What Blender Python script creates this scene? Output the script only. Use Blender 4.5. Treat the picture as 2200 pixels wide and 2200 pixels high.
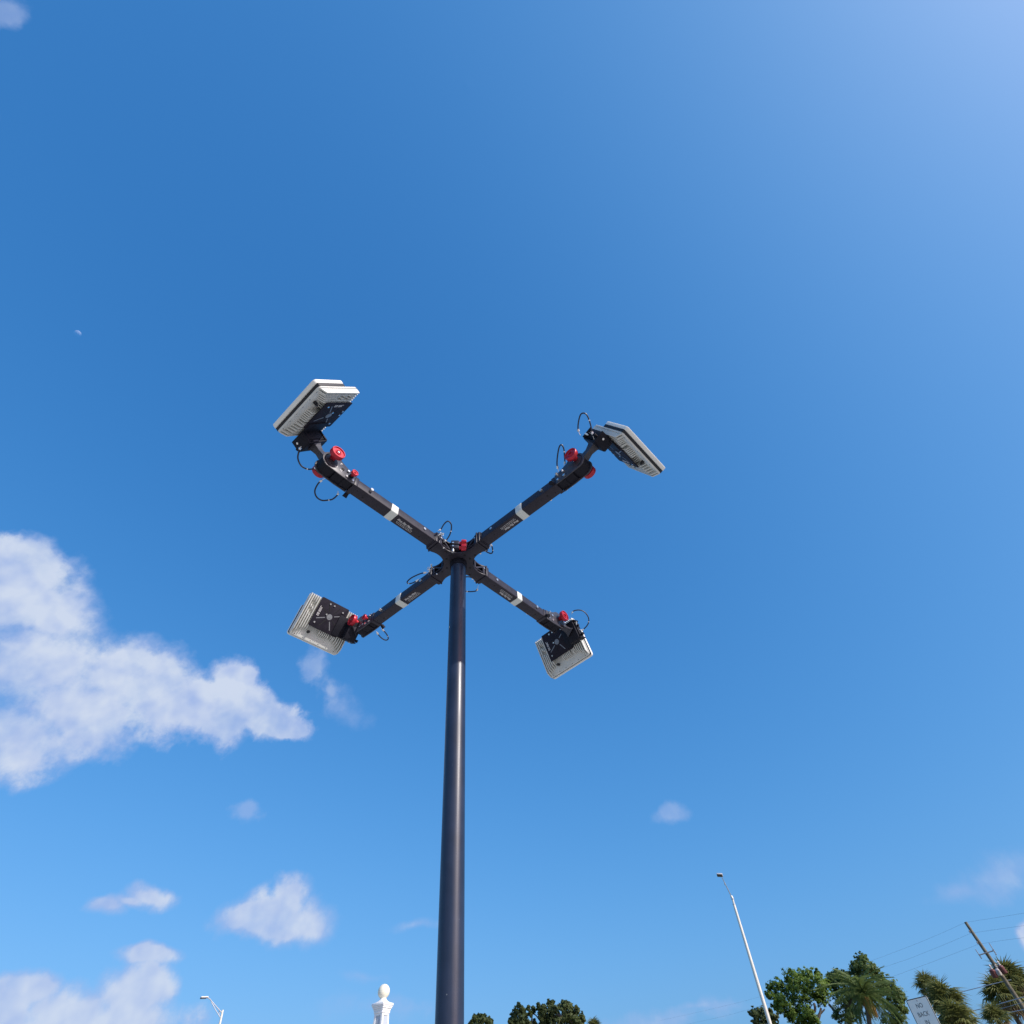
import bpy, bmesh, math, random
from mathutils import Vector, Matrix, Euler, noise
random.seed(7)
R = math.radians
for o in list(bpy.data.objects): bpy.data.objects.remove(o)
SC = bpy.context.scene
COL = SC.collection

# ------------------------------------------------------------------ camera
F_PX, IMG = 1120.0, 2200.0
VPX, VPY = 1005.0, 185.0                       # where vertical lines meet
CAM = Vector((0, 0, 1.6))
_up = Vector((VPX - 1100, 1100 - VPY, F_PX)).normalized()      # world up seen from the camera (right, up, forward)
_f = Vector((0, 0, 1)); _Y = (_f - _up * _f.dot(_up)).normalized()
_X = _Y.cross(_up)
if _X.x < 0: _X = -_X
def c2w(v): return Vector((_X.dot(v), _Y.dot(v), _up.dot(v)))
c_right, c_up, c_fwd = c2w(Vector((1, 0, 0))), c2w(Vector((0, 1, 0))), c2w(Vector((0, 0, 1)))
cd = bpy.data.cameras.new('camera'); cam = bpy.data.objects.new('camera', cd); COL.objects.link(cam)
cd.sensor_width = 36; cd.lens = 36 * F_PX / IMG; cd.clip_start = 0.05; cd.clip_end = 8000
m = Matrix.Identity(4)
for i in range(3):
    m[i][0] = c_right[i]; m[i][1] = c_up[i]; m[i][2] = -c_fwd[i]; m[i][3] = CAM[i]
cam.matrix_world = m
SC.camera = cam
def ray(px, py): return c2w(Vector((px - 1100, 1100 - py, F_PX))).normalized()
def at(px, py, dist):                            # the point seen there, at a horizontal distance
    r = ray(px, py); return CAM + r * (dist / math.hypot(r.x, r.y))

# ------------------------------------------------------------------ light
SUN_EL, SUN_AZ = R(33), R(124)                   # azimuth clockwise from +Y
SUN = Vector((math.sin(SUN_AZ) * math.cos(SUN_EL), math.cos(SUN_AZ) * math.cos(SUN_EL), math.sin(SUN_EL)))
sl = bpy.data.lights.new('sun', 'SUN'); sl.energy = 4.6; sl.angle = R(0.53); sl.color = (1.0, 0.965, 0.91)
so = bpy.data.objects.new('sun', sl); COL.objects.link(so); so.rotation_euler = SUN.to_track_quat('Z', 'Y').to_euler(); so.location = (20, -15, 30)
SC.view_settings.view_transform = 'Standard'; SC.view_settings.look = 'None'
SC.view_settings.exposure = 0.0; SC.view_settings.gamma = 1.0; SC.view_settings.use_curve_mapping = False

# ------------------------------------------------------------------ world: sky and clouds
W = bpy.data.worlds.new('World'); SC.world = W; W.use_nodes = True
nt = W.node_tree; nt.nodes.clear()
def N(t, **kw):
    n = nt.nodes.new(t)
    for k, v in kw.items(): setattr(n, k, v)
    return n
def L(a, b): nt.links.new(a, b)
def math_(op, a, b=None, clamp=False):
    n = N('ShaderNodeMath', operation=op); n.use_clamp = clamp
    for i, v in enumerate((a, b)):
        if v is None: continue
        if isinstance(v, (int, float)): n.inputs[i].default_value = v
        else: L(v, n.inputs[i])
    return n.outputs[0]
sky = N('ShaderNodeTexSky', sky_type='NISHITA'); sky.sun_disc = False
sky.sun_elevation = SUN_EL; sky.sun_rotation = SUN_AZ
sky.altitude = 0; sky.air_density = 0.9; sky.dust_density = 2.4; sky.ozone_density = 4.5
SKY_STRENGTH = 0.10
# the camera's colour response to the sky: one power curve per channel, the same everywhere
sep = N('ShaderNodeSeparateColor'); L(sky.outputs[0], sep.inputs[0]); com = N('ShaderNodeCombineColor')
for i, (p_, g_) in enumerate(((1.10, 1.12), (0.65, 0.98), (0.47, 1.22))):
    v_ = math_('POWER', math_('MULTIPLY', sep.outputs[i], SKY_STRENGTH), p_)
    L(math_('MULTIPLY', v_, g_ / SKY_STRENGTH), com.inputs[i])
bg = N('ShaderNodeBackground'); bg.inputs[1].default_value = SKY_STRENGTH; L(com.outputs[0], bg.inputs[0])

tc = N('ShaderNodeTexCoord'); DIR = tc.outputs['Generated']
S_ = 2200 / 1932.0
def noise_(scale, detail, vec, rough=0.55):
    n = N('ShaderNodeTexNoise'); n.inputs['Scale'].default_value = scale; n.inputs['Detail'].default_value = detail
    n.inputs['Roughness'].default_value = rough; L(vec, n.inputs['Vector']); return n
# warp the direction a little so outlines billow
wn = noise_(9, 3, DIR)
wv = N('ShaderNodeVectorMath', operation='SUBTRACT'); L(wn.outputs['Color'], wv.inputs[0]); wv.inputs[1].default_value = (.5, .5, .5)
ws = N('ShaderNodeVectorMath', operation='SCALE'); L(wv.outputs[0], ws.inputs[0]); ws.inputs['Scale'].default_value = 0.05
wa = N('ShaderNodeVectorMath', operation='ADD'); L(DIR, wa.inputs[0]); L(ws.outputs[0], wa.inputs[1])
WDIR = wa.outputs[0]
fb1 = noise_(15, 10, DIR, 0.60).outputs['Fac']
fb2 = noise_(46, 6, DIR, 0.62).outputs['Fac']
thin = noise_(8.5, 6, DIR, 0.55).outputs['Fac']
en = N('ShaderNodeMapRange'); L(noise_(6.0, 2, WDIR).outputs['Fac'], en.inputs['Value'])      # some edges crisp, some wispy
en.inputs['From Min'].default_value = .35; en.inputs['From Max'].default_value = .65; en.inputs['To Min'].default_value = .62; en.inputs['To Max'].default_value = 1.45
edge = en.outputs[0]
def ellipse(e):
    cx, cy, rx, ry = [v * S_ for v in e[:4]]; a = R(e[4]) if len(e) > 4 else 0
    c = ray(cx, cy)
    A = ray(cx + rx * math.cos(a), cy + rx * math.sin(a)) - c
    B = ray(cx - ry * math.sin(a), cy + ry * math.cos(a)) - c
    # reciprocal vectors in the plane of A and B
    n = A.cross(B).normalized()
    A2 = B.cross(n); A2 = A2 / A2.dot(A); B2 = n.cross(A); B2 = B2 / B2.dot(B)
    def dotn(v):
        d = N('ShaderNodeVectorMath', operation='DOT_PRODUCT'); L(WDIR, d.inputs[0]); d.inputs[1].default_value = v
        return math_('SUBTRACT', d.outputs['Value'], c.dot(v))
    p, q = dotn(A2), dotn(B2)
    r2 = math_('ADD', math_('MULTIPLY', p, p), math_('MULTIPLY', q, q))
    return math_('SUBTRACT', 1.0, math_('SQRT', r2))
def field(ells):
    out = None
    for e in ells:
        v = ellipse(e)
        if out is None: out = v
        else:
            n = N('ShaderNodeMath', operation='SMOOTH_MAX'); L(out, n.inputs[0]); L(v, n.inputs[1]); n.inputs[2].default_value = 0.15
            out = n.outputs[0]
    return out
def cloud(ells, amp1, amp2, lo, hi, opac):
    f = field(ells)
    d = math_('ADD', f, math_('MULTIPLY', math_('SUBTRACT', fb1, 0.5), amp1))
    d = math_('ADD', d, math_('MULTIPLY', math_('SUBTRACT', fb2, 0.5), amp2))
    mr = N('ShaderNodeMapRange', interpolation_type='SMOOTHSTEP'); L(d, mr.inputs['Value'])
    mr.inputs['From Min'].default_value = lo; L(math_('MULTIPLY', edge, hi), mr.inputs['From Max'])
    return math_('MULTIPLY', mr.outputs[0], opac), d
big, dbig = cloud([(30, 1130, 150, 110), (130, 1165, 85, 86), (20, 1062, 105, 66), (80, 1250, 205, 115), (30, 1400, 150, 95), (150, 1340, 160, 100), (230, 1275, 125, 102),
              (310, 1300, 125, 104, 20), (395, 1325, 115, 86, 18), (440, 1283, 50, 58), (485, 1342, 95, 62, 20), (528, 1368, 72, 34, 12)], 1.05, 0.48, -0.03, 0.48, 0.98)
med, dmed = cloud([(470, 1730, 72, 54), (546, 1702, 54, 66), (592, 1742, 56, 60), (520, 1742, 135, 50), (535, 1727, 60, 50), (508, 1716, 62, 50),
                (200, 1714, 72, 28), (290, 1698, 78, 32), (250, 1707, 70, 22),
                (60, 1862, 76, 46), (150, 1895, 140, 66), (255, 1872, 105, 74), (300, 1855, 60, 66), (288, 1800, 84, 26), (200, 1930, 250, 70), (20, 1890, 70, 66),
                (1942, 1762, 30, 44)], 1.10, 0.55, 0.05, 0.66, 0.92)
soft, _ = cloud([(1262, 1541, 42, 26), (1905, 1660, 135, 60, -8), (1812, 1690, 90, 30, -12),
                 (18, 18, 42, 46, 25), (0, 205, 16, 30), (1905, 1860, 90, 40)],
                1.6, 0.7, 0.05, 1.2, 0.46)
wisp, _ = cloud([(780, 1750, 80, 15, -7), (675, 1850, 60, 14), (720, 1905, 170, 34), (1600, 1905, 210, 34), (460, 1525, 48, 26), (605, 1262, 50, 36, 75), (630, 1308, 60, 34, 60), (660, 1348, 60, 34, 45), (1270, 1922, 200, 34, -6), (1330, 1905, 120, 20)], 1.8, 1.1, 0.05, 1.3, 0.46)
tk = N('ShaderNodeMapRange', interpolation_type='SMOOTHSTEP'); L(thin, tk.inputs['Value'])
tk.inputs['From Min'].default_value = 0.33; tk.inputs['From Max'].default_value = 0.54; tk.inputs['To Min'].default_value = 0.80; tk.inputs['To Max'].default_value = 1.0
al = math_('MULTIPLY', math_('MAXIMUM', math_('MAXIMUM', big, med), math_('MAXIMUM', soft, wisp), clamp=True), tk.outputs[0])
# billows: the side of each puff turned towards the sun is whiter, the far side and thin edges bluer
sh_ = N('ShaderNodeVectorMath', operation='ADD'); L(DIR, sh_.inputs[0]); sh_.inputs[1].default_value = SUN * 0.016
fb0 = noise_(13, 3.5, DIR, 0.5).outputs['Fac']; fbs = noise_(13, 3.5, sh_.outputs[0], 0.5).outputs['Fac']
bil = math_('MULTIPLY', math_('SUBTRACT', fb0, fbs), 2.6)
cr = N('ShaderNodeMapRange'); L(math_('ADD', math_('ADD', math_('MULTIPLY', al, 0.75), math_('MULTIPLY', thin, 0.5)), bil), cr.inputs['Value'])
cr.inputs['From Min'].default_value = 0.50; cr.inputs['From Max'].default_value = 1.14
cm = N('ShaderNodeMix', data_type='RGBA'); L(cr.outputs[0], cm.inputs['Factor'])
cm.inputs['A'].default_value = (.38, .50, .81, 1); cm.inputs['B'].default_value = (.62, .70, .86, 1)
bgc = N('ShaderNodeBackground'); bgc.inputs[1].default_value = 1.0; L(cm.outputs['Result'], bgc.inputs[0])
ms = N('ShaderNodeMixShader'); L(al, ms.inputs[0]); L(bg.outputs[0], ms.inputs[1]); L(bgc.outputs[0], ms.inputs[2])
wo = N('ShaderNodeOutputWorld'); L(ms.outputs[0], wo.inputs[0])

# ------------------------------------------------------------------ materials
def mat(name, color, rough=0.5, metal=0.0, spec=0.5, var=0.0, vscale=30.0, bump=0.0, bscale=200.0, coat=0.0, col2=None):
    mt = bpy.data.materials.new(name); mt.use_nodes = True
    t = mt.node_tree; b = t.nodes['Principled BSDF']
    b.inputs['Base Color'].default_value = (*color, 1); b.inputs['Roughness'].default_value = rough
    b.inputs['Metallic'].default_value = metal; b.inputs['Specular IOR Level'].default_value = spec
    b.inputs['Coat Weight'].default_value = coat
    tcn = t.nodes.new('ShaderNodeTexCoord')
    if var or col2:
        nz = t.nodes.new('ShaderNodeTexNoise'); nz.inputs['Scale'].default_value = vscale; nz.inputs['Detail'].default_value = 6
        t.links.new(tcn.outputs['Object'], nz.inputs['Vector'])
        rp = t.nodes.new('ShaderNodeMapRange'); t.links.new(nz.outputs['Fac'], rp.inputs['Value'])
        rp.inputs['From Min'].default_value = .3; rp.inputs['From Max'].default_value = .7
        mx = t.nodes.new('ShaderNodeMix'); mx.data_type = 'RGBA'; t.links.new(rp.outputs[0], mx.inputs['Factor'])
        c2 = col2 or tuple(c * (1 + var) for c in color)
        c1 = color if col2 else tuple(c * (1 - var) for c in color)
        mx.inputs['A'].default_value = (*c1, 1); mx.inputs['B'].default_value = (*c2, 1)
        t.links.new(mx.outputs['Result'], b.inputs['Base Color'])
        rr = t.nodes.new('ShaderNodeMapRange'); t.links.new(nz.outputs['Fac'], rr.inputs['Value'])
        rr.inputs['To Min'].default_value = max(0.02, rough - .07); rr.inputs['To Max'].default_value = min(1, rough + .07)
        t.links.new(rr.outputs[0], b.inputs['Roughness'])
    if bump:
        nb = t.nodes.new('ShaderNodeTexNoise'); nb.inputs['Scale'].default_value = bscale; nb.inputs['Detail'].default_value = 4
        t.links.new(tcn.outputs['Object'], nb.inputs['Vector'])
        bp = t.nodes.new('ShaderNodeBump'); bp.inputs['Strength'].default_value = bump; bp.inputs['Distance'].default_value = 0.01
        t.links.new(nb.outputs['Fac'], bp.inputs['Height']); t.links.new(bp.outputs[0], b.inputs['Normal'])
    return mt
M = {
 'cheek': mat('anodised elbow plate in sunlit grey', (.052, .050, .060), .38, .1, .4, .25, 40),  # sunlit look of elbow plates and neck put into the base colour
 'plate': mat('dull black plate coating', (.021, .018, .026), .65, 0, .12, .2, 20),
 'anod': mat('black anodised aluminium', (.026, .023, .033), .42, 0, .27, .2, 25),
 'anod2': mat('matt black bracket coating', (.011, .011, .017), .6, 0, .18, .2, 30),
 'pole': mat('dark satin mast paint', (.016, .023, .045), .34, 0.0, .5, .22, 9, .03, 260),
 'white': mat('off white moulded plastic', (.80, .79, .72), .45, 0, .4, .03, 15),
 'sink': mat('pale grey cast heat sink', (.60, .60, .55), .5, 0.0, .4, .07, 18, .04, 160),
 'gasket': mat('black rubber gasket', (.012, .012, .016), .6),
 'band': mat('reflective white band', (.66, .68, .62), .4, 0, .5, .04, 40),
 'red': mat('red anodised knob', (.48, .020, .036), .36, .3, .5, .22, 40),
 'steel': mat('bright stainless steel', (.78, .77, .74), .25, .9, .5),
 'cable': mat('black coated wire rope', (.010, .011, .02), .45),
 'print': mat('pale printed lettering', (.62, .60, .58), .6),
 'dark': mat('dark bore', (.004, .004, .005), .8),
 'hole': mat('grey slot inlay', (.22, .23, .24), .5, .3),  # grey inlay stands for the fins behind open slots and centre hole
}

t = M['pole'].node_tree; pb = t.nodes['Principled BSDF']; tcn = t.nodes.new('ShaderNodeTexCoord')
mp = t.nodes.new('ShaderNodeMapping'); mp.inputs['Scale'].default_value = (60, 60, 2.5); t.links.new(tcn.outputs['Object'], mp.inputs['Vector'])
n1 = t.nodes.new('ShaderNodeTexNoise'); n1.inputs['Scale'].default_value = 1; n1.inputs['Detail'].default_value = 6; t.links.new(mp.outputs[0], n1.inputs['Vector'])
r1 = t.nodes.new('ShaderNodeMapRange'); t.links.new(n1.outputs['Fac'], r1.inputs['Value']); r1.inputs['From Min'].default_value = .3; r1.inputs['From Max'].default_value = .7; r1.inputs['To Min'].default_value = .27; r1.inputs['To Max'].default_value = .45
t.links.new(r1.outputs[0], pb.inputs['Roughness'])
n2 = t.nodes.new('ShaderNodeTexNoise'); n2.inputs['Scale'].default_value = 75; n2.inputs['Detail'].default_value = 2; t.links.new(tcn.outputs['Object'], n2.inputs['Vector'])
r2 = t.nodes.new('ShaderNodeMapRange'); t.links.new(n2.outputs['Fac'], r2.inputs['Value']); r2.inputs['From Min'].default_value = .755; r2.inputs['From Max'].default_value = .78
old = pb.inputs['Base Color'].links[0].from_socket; mxp = t.nodes.new('ShaderNodeMix'); mxp.data_type = 'RGBA'; t.links.new(r2.outputs[0], mxp.inputs['Factor']); t.links.new(old, mxp.inputs['A']); mxp.inputs['B'].default_value = (.16, .17, .18, 1)
t.links.new(mxp.outputs['Result'], pb.inputs['Base Color'])

# ------------------------------------------------------------------ mesh building
class MB:
    def __init__(s): s.bm = bmesh.new()
    def _add(s, verts, faces, X=None):
        vs = [s.bm.verts.new((X @ Vector(v)) if X is not None else v) for v in verts]
        for f in faces:
            try: s.bm.faces.new([vs[i] for i in f])
            except ValueError: pass
        return vs
    def box(s, c, size, X=None, bev=0.0, seg=2, taper=1.0):
        hx, hy, hz = [v / 2 for v in size]
        t = bmesh.new()
        vv = [t.verts.new((x * hx * (taper if z > 0 else 1), y * hy * (taper if z > 0 else 1), z * hz)) for x in (-1, 1) for y in (-1, 1) for z in (-1, 1)]
        for f in ((0, 1, 3, 2), (4, 6, 7, 5), (0, 4, 5, 1), (2, 3, 7, 6), (0, 2, 6, 4), (1, 5, 7, 3)): t.faces.new([vv[i] for i in f])
        bmesh.ops.recalc_face_normals(t, faces=t.faces)
        if bev: bmesh.ops.bevel(t, geom=list(t.edges), offset=bev, segments=seg, profile=.5, affect='EDGES', clamp_overlap=True)
        T = Matrix.Translation(c)
        if X is not None: T = X @ T
        s._merge(t, T); return s
    def _merge(s, t, T):
        t.verts.index_update()
        vs = [s.bm.verts.new(T @ v.co) for v in t.verts]
        for f in t.faces:
            try: s.bm.faces.new([vs[v.index] for v in f.verts])
            except ValueError: pass
        t.free()
    def cyl(s, p0, p1, r0, r1=None, seg=20, X=None, cap=True):
        r1 = r0 if r1 is None else r1
        p0, p1 = Vector(p0), Vector(p1); d = (p1 - p0).normalized()
        a = d.orthogonal().normalized(); b = d.cross(a)
        v = []
        for p, r in ((p0, r0), (p1, r1)):
            for i in range(seg):
                t = 2 * math.pi * i / seg; v.append(p + (a * math.cos(t) + b * math.sin(t)) * r)
        f = [(i, (i + 1) % seg, seg + (i + 1) % seg, seg + i) for i in range(seg)]
        if cap: f += [tuple(reversed(range(seg))), tuple(range(seg, 2 * seg))]
        s._add(v, f, X); return s
    def lathe(s, prof, o, d, seg=28, X=None):            # prof: (radius, height along d)
        o, d = Vector(o), Vector(d).normalized(); a = d.orthogonal().normalized(); b = d.cross(a)
        v = []; n = len(prof)
        for r, h in prof:
            for i in range(seg):
                t = 2 * math.pi * i / seg; v.append(o + d * h + (a * math.cos(t) + b * math.sin(t)) * max(r, 1e-5))
        f = [(k * seg + i, k * seg + (i + 1) % seg, (k + 1) * seg + (i + 1) % seg, (k + 1) * seg + i) for k in range(n - 1) for i in range(seg)]
        f += [tuple(reversed(range(seg))), tuple(range((n - 1) * seg, n * seg))]
        s._add(v, f, X); return s
    def tube(s, pts, r, seg=8, X=None, closed=False):
        pts = [Vector(p) for p in pts]; n = len(pts); rs = r if isinstance(r, (list, tuple)) else [r] * n
        tan = [((pts[(i + 1) % n] if (closed or i < n - 1) else pts[i]) - (pts[i - 1] if (closed or i > 0) else pts[i])).normalized() for i in range(n)]
        a = tan[0].orthogonal().normalized(); v = []
        for i in range(n):
            a = (a - tan[i] * a.dot(tan[i])).normalized(); b = tan[i].cross(a)
            for k in range(seg):
                t = 2 * math.pi * k / seg; v.append(pts[i] + (a * math.cos(t) + b * math.sin(t)) * rs[i])
        f = [(i * seg + k, i * seg + (k + 1) % seg, ((i + 1) % n) * seg + (k + 1) % seg, ((i + 1) % n) * seg + k) for i in range(n if closed else n - 1) for k in range(seg)]
        if not closed: f += [tuple(reversed(range(seg))), tuple(range((n - 1) * seg, n * seg))]
        s._add(v, f, X); return s
    def prism(s, poly, d0, d1, X=None, bev=0.0):          # polygon in x,y pushed from z=d0 to z=d1
        t = bmesh.new(); n = len(poly)
        lo = [t.verts.new((x, y, d0)) for x, y in poly]; hi = [t.verts.new((x, y, d1)) for x, y in poly]
        t.faces.new(list(reversed(lo))); t.faces.new(hi)
        for i in range(n): t.faces.new((lo[i], lo[(i + 1) % n], hi[(i + 1) % n], hi[i]))
        bmesh.ops.recalc_face_normals(t, faces=t.faces)
        if bev:
            es = [e for e in t.edges if abs(e.verts[0].co.z - e.verts[1].co.z) < 1e-6]
            bmesh.ops.bevel(t, geom=es, offset=bev, segments=2, profile=.5, affect='EDGES', clamp_overlap=True)
        s._merge(t, X if X is not None else Matrix.Identity(4)); return s
    def quad(s, a, b, c, d): s._add([a, b, c, d], [(0, 1, 2, 3)]); return s
    def mesh(s, name, mats, angle=35, fix=True):
        if fix: bmesh.ops.recalc_face_normals(s.bm, faces=s.bm.faces)
        me = bpy.data.meshes.new(name); s.bm.to_mesh(me); s.bm.free()
        for mm in (mats if isinstance(mats, (list, tuple)) else [mats]): me.materials.append(mm)
        if angle:
            me.polygons.foreach_set('use_smooth', [True] * len(me.polygons)); me.set_sharp_from_angle(angle=R(angle))
        return me
    def build(s, name, mats, parent=None, angle=35, fix=True, **tags):
        me = s.mesh(name, mats, angle, fix)
        if name in SPLIT:
            os_ = [link(NICE.get(name, name), p, parent, **tags) for p in pieces(me)]
            return os_[0]
        return link(name, me, parent, **tags)
def link(name, me, parent=None, **tags):
    o = bpy.data.objects.new(name, me); COL.objects.link(o)
    if parent is not None: o.parent = parent
    for k, v in tags.items(): o[k] = v
    return o
def pieces(me):                                           # one mesh per loose piece
    bm = bmesh.new(); bm.from_mesh(me); bm.verts.index_update(); seen = set(); out = []
    for v0 in bm.verts:
        if v0.index in seen: continue
        st = [v0]; seen.add(v0.index); isl = []
        while st:
            v = st.pop(); isl.append(v)
            for e in v.link_edges:
                w = e.other_vert(v)
                if w.index not in seen: seen.add(w.index); st.append(w)
        idx = {v.index: i for i, v in enumerate(isl)}
        fs = [[idx[v.index] for v in f.verts] for f in {f for v in isl for f in v.link_faces}]
        m2 = bpy.data.meshes.new(me.name); m2.from_pydata([v.co[:] for v in isl], [], fs)
        for mm in me.materials: m2.materials.append(mm)
        m2.polygons.foreach_set('use_smooth', [True] * len(m2.polygons)); m2.set_sharp_from_angle(angle=R(35)); out.append(m2)
    bm.free(); return out
_pc = {}
def link_all(name, me, parent):                           # every loose piece becomes a part of its own
    if me.name not in _pc: _pc[me.name] = pieces(me)
    return [link(name, p, parent) for p in _pc[me.name]]
SPLIT = {'side_bolt', 'end_bolt', 'bolt_hole', 'elbow_bolt', 'curved_slot', 'tilt_marking', 'knob_pin', 'eye_pin', 'rim_screw', 'cooling_fin', 'plate_slot', 'open_slot', 'plate_bolt', 'hub_bolt', 'clamp_bolt', 'clamp_block', 'bracket_bolt', 'bracket_latch', 'hub_rib', 'hub_flange', 'brace', 'pole_joint', 'collar', 'leaf_base', 'cap', 'pin_insulator', 'base_plate', 'elbow_barrel', 'bracket', 'end_flange', 'centre_disc', 'release_latch', 'cable_port', 'crimp'}
NICE = {'brace': 'brace', 'cap': 'cap_moulding', 'bracket': 'bracket_plate', 'base_plate': 'base_plate', 'hub_flange': 'hub_flange'}
def thing(name, mtx, label, category, group=None):
    o = bpy.data.objects.new(name, None); COL.objects.link(o); o.empty_display_size = .1
    o.matrix_world = mtx if isinstance(mtx, Matrix) else Matrix.Translation(mtx)
    o['label'] = label; o['category'] = category
    if group: o['group'] = group
    return o
def rrect(hx, hy, r, seg=5):
    out = []
    for cx, cy, a0 in ((hx - r, hy - r, 0), (-hx + r, hy - r, 90), (-hx + r, -hy + r, 180), (hx - r, -hy + r, 270)):
        for i in range(seg + 1):
            a = R(a0 + 90 * i / seg); out.append((cx + r * math.cos(a), cy + r * math.sin(a)))
    return out
def frame(x, y, z, o):
    mm = Matrix.Identity(4)
    for i in range(3): mm[i][0] = x[i]; mm[i][1] = y[i]; mm[i][2] = z[i]; mm[i][3] = o[i]
    return mm
def smooth_path(pts, n=6):
    pts = [Vector(p) for p in pts]; out = []
    for i in range(len(pts) - 1):
        p0, p1, p2, p3 = pts[max(i - 1, 0)], pts[i], pts[i + 1], pts[min(i + 2, len(pts) - 1)]
        for k in range(n):
            t = k / n
            out.append(.5 * ((2 * p1) + (p2 - p0) * t + (2 * p0 - 5 * p1 + 4 * p2 - p3) * t * t + (3 * p1 - p0 - 3 * p2 + p3) * t ** 3))
    return out + [pts[-1]]

# ------------------------------------------------------------------ ground
g = MB(); g.quad((-900, -900, 0), (900, -900, 0), (900, 900, 0), (-900, 900, 0))
g.build('ground', mat('dry sandy grass', (.10, .11, .045), .9, 0, .2, .0, .4, .3, 20, col2=(.19, .16, .08)), kind='structure', angle=0)
g = MB(); g.quad((-32, -40, .004), (32, -40, .004), (32, 26, .004), (-32, 26, .004))
g.build('parking_lot', mat('weathered pale concrete', (.43, .40, .35), .85, 0, .3, .12, 1.5, .2, 60), kind='structure', angle=0)

# ------------------------------------------------------------------ mast
HUB = Vector((-0.462, 2.888, 4.60))
A0 = -37.7
MASTM = Matrix.Translation((HUB.x, HUB.y, 0)) @ Matrix.Rotation(R(A0), 4, 'Z')
mast = thing('mast', MASTM, 'dark slim mast pole with cross shaped hub and a sunlit streak down its side', 'mast')
HZ = HUB.z
b = MB(); b.lathe([(.0585, .02), (.0585, HZ - .16), (.0585, HZ + .10), (.052, HZ + .105)], (0, 0, 0), (0, 0, 1), 64)
b.build('pole', M['pole'], mast)
b = MB(); b.prism(rrect(.2, .2, .03), 0.006, .024, bev=.003)
for sx in (-1, 1):
    for sy in (-1, 1): b.cyl((sx * .15, sy * .15, .024), (sx * .15, sy * .15, .05), .014, seg=6)
b.build('base_plate', M['anod2'], mast)
# hub: two X shaped plates with concave sides, and ribbed walls between them
def hub_poly(extra=0.0, rend=.252, hw=.056):
    cc, rr = .2535, .138 - extra
    pts = []
    for k in range(4):
        Rz = Matrix.Rotation(R(90 * k), 2)
        pts.append(Rz @ Vector((rend, hw + extra * .2)))
        a0 = math.atan2(.055 - cc * .7071, .24 - cc * .7071); a1 = math.atan2(.24 - cc * .7071, .055 - cc * .7071)
        a1 = a1 - 2 * math.pi if a1 > a0 else a1
        for i in range(15):
            a = a0 + (a1 - a0) * i / 14
            pts.append(Rz @ Vector((cc * .7071 + rr * math.cos(a), cc * .7071 + rr * math.sin(a))))
        pts.append(Rz @ Vector((hw + extra * .2, rend)))
    out = []
    for p in pts:
        if not out or (Vector(out[-1]) - p).length > 1e-4: out.append((p.x, p.y))
    return out
for nm, z0, z1 in (('lower_hub_plate', -.052, -.040), ('upper_hub_plate', .040, .052)):
    b = MB(); b.prism(hub_poly(), HZ + z0, HZ + z1, bev=.002); b.build(nm, M['anod'], mast)
b = MB(); b.lathe([(.075, HZ - .0395), (.075, HZ + .0395)], (0, 0, 0), (0, 0, 1), 40); b.build('hub_sleeve', M['anod2'], mast)
b = MB(); b.lathe([(.060, HZ - .10), (.066, HZ - .10), (.066, HZ - .0525), (.060, HZ - .0525)], (0, 0, 0), (0, 0, 1), 48); b.build('hub_collar', M['anod2'], mast)
for k in range(4):
    X = Matrix.Rotation(R(90 * k), 4, 'Z')
    b = MB()
    for s in (-1, 1):
        y = s * .048
        for (x0, z0, x1, z1, w) in ((.135, -.036, .135, .036, .016), (.235, -.036, .235, .036, .022), (.14, -.034, .232, .034, .013), (.185, -.036, .185, -.03, .09)):
            p0, p1 = Vector((x0, y, HZ + z0)), Vector((x1, y, HZ + z1)); d = p1 - p0
            ang = math.atan2(d.z, d.x)
            T = X @ Matrix.Translation((p0 + p1) / 2) @ Matrix.Rotation(-ang, 4, 'Y')
            b.box((0, 0, 0), (d.length, .009 + .001 * w, w), T, .001, 1)
    b.box((.19, 0, HZ), (.10, .03, .0785), X, .002, 1)
    b.build('hub_rib', M['anod'], mast)
    b = MB(); b.box((.2585, 0, HZ), (.012, .128, .118), X, .004); b.box((.249, 0, HZ), (.0065, .10, .07), X, 0)
    b.build('hub_flange', M['anod'], mast)
    for (px_, py_) in ((.10, .028), (.10, -.028), (.155, .03)):
        b = MB(); b.cyl((px_, py_, HZ - .0535), (px_, py_, HZ - .0515), .0085, seg=14, X=X); b.build('bolt_hole', M['dark'], mast)
    b = MB()
    for s in (-1, 1): b.cyl((.235, s * .052, HZ + .02), (.235, s * .058, HZ + .02), .007, seg=12, X=X)
    b.cyl((.20, .045, HZ - .053), (.20, .045, HZ - .058), .006, seg=10, X=X)
    b.build('hub_bolt', M['steel'], mast)
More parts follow.
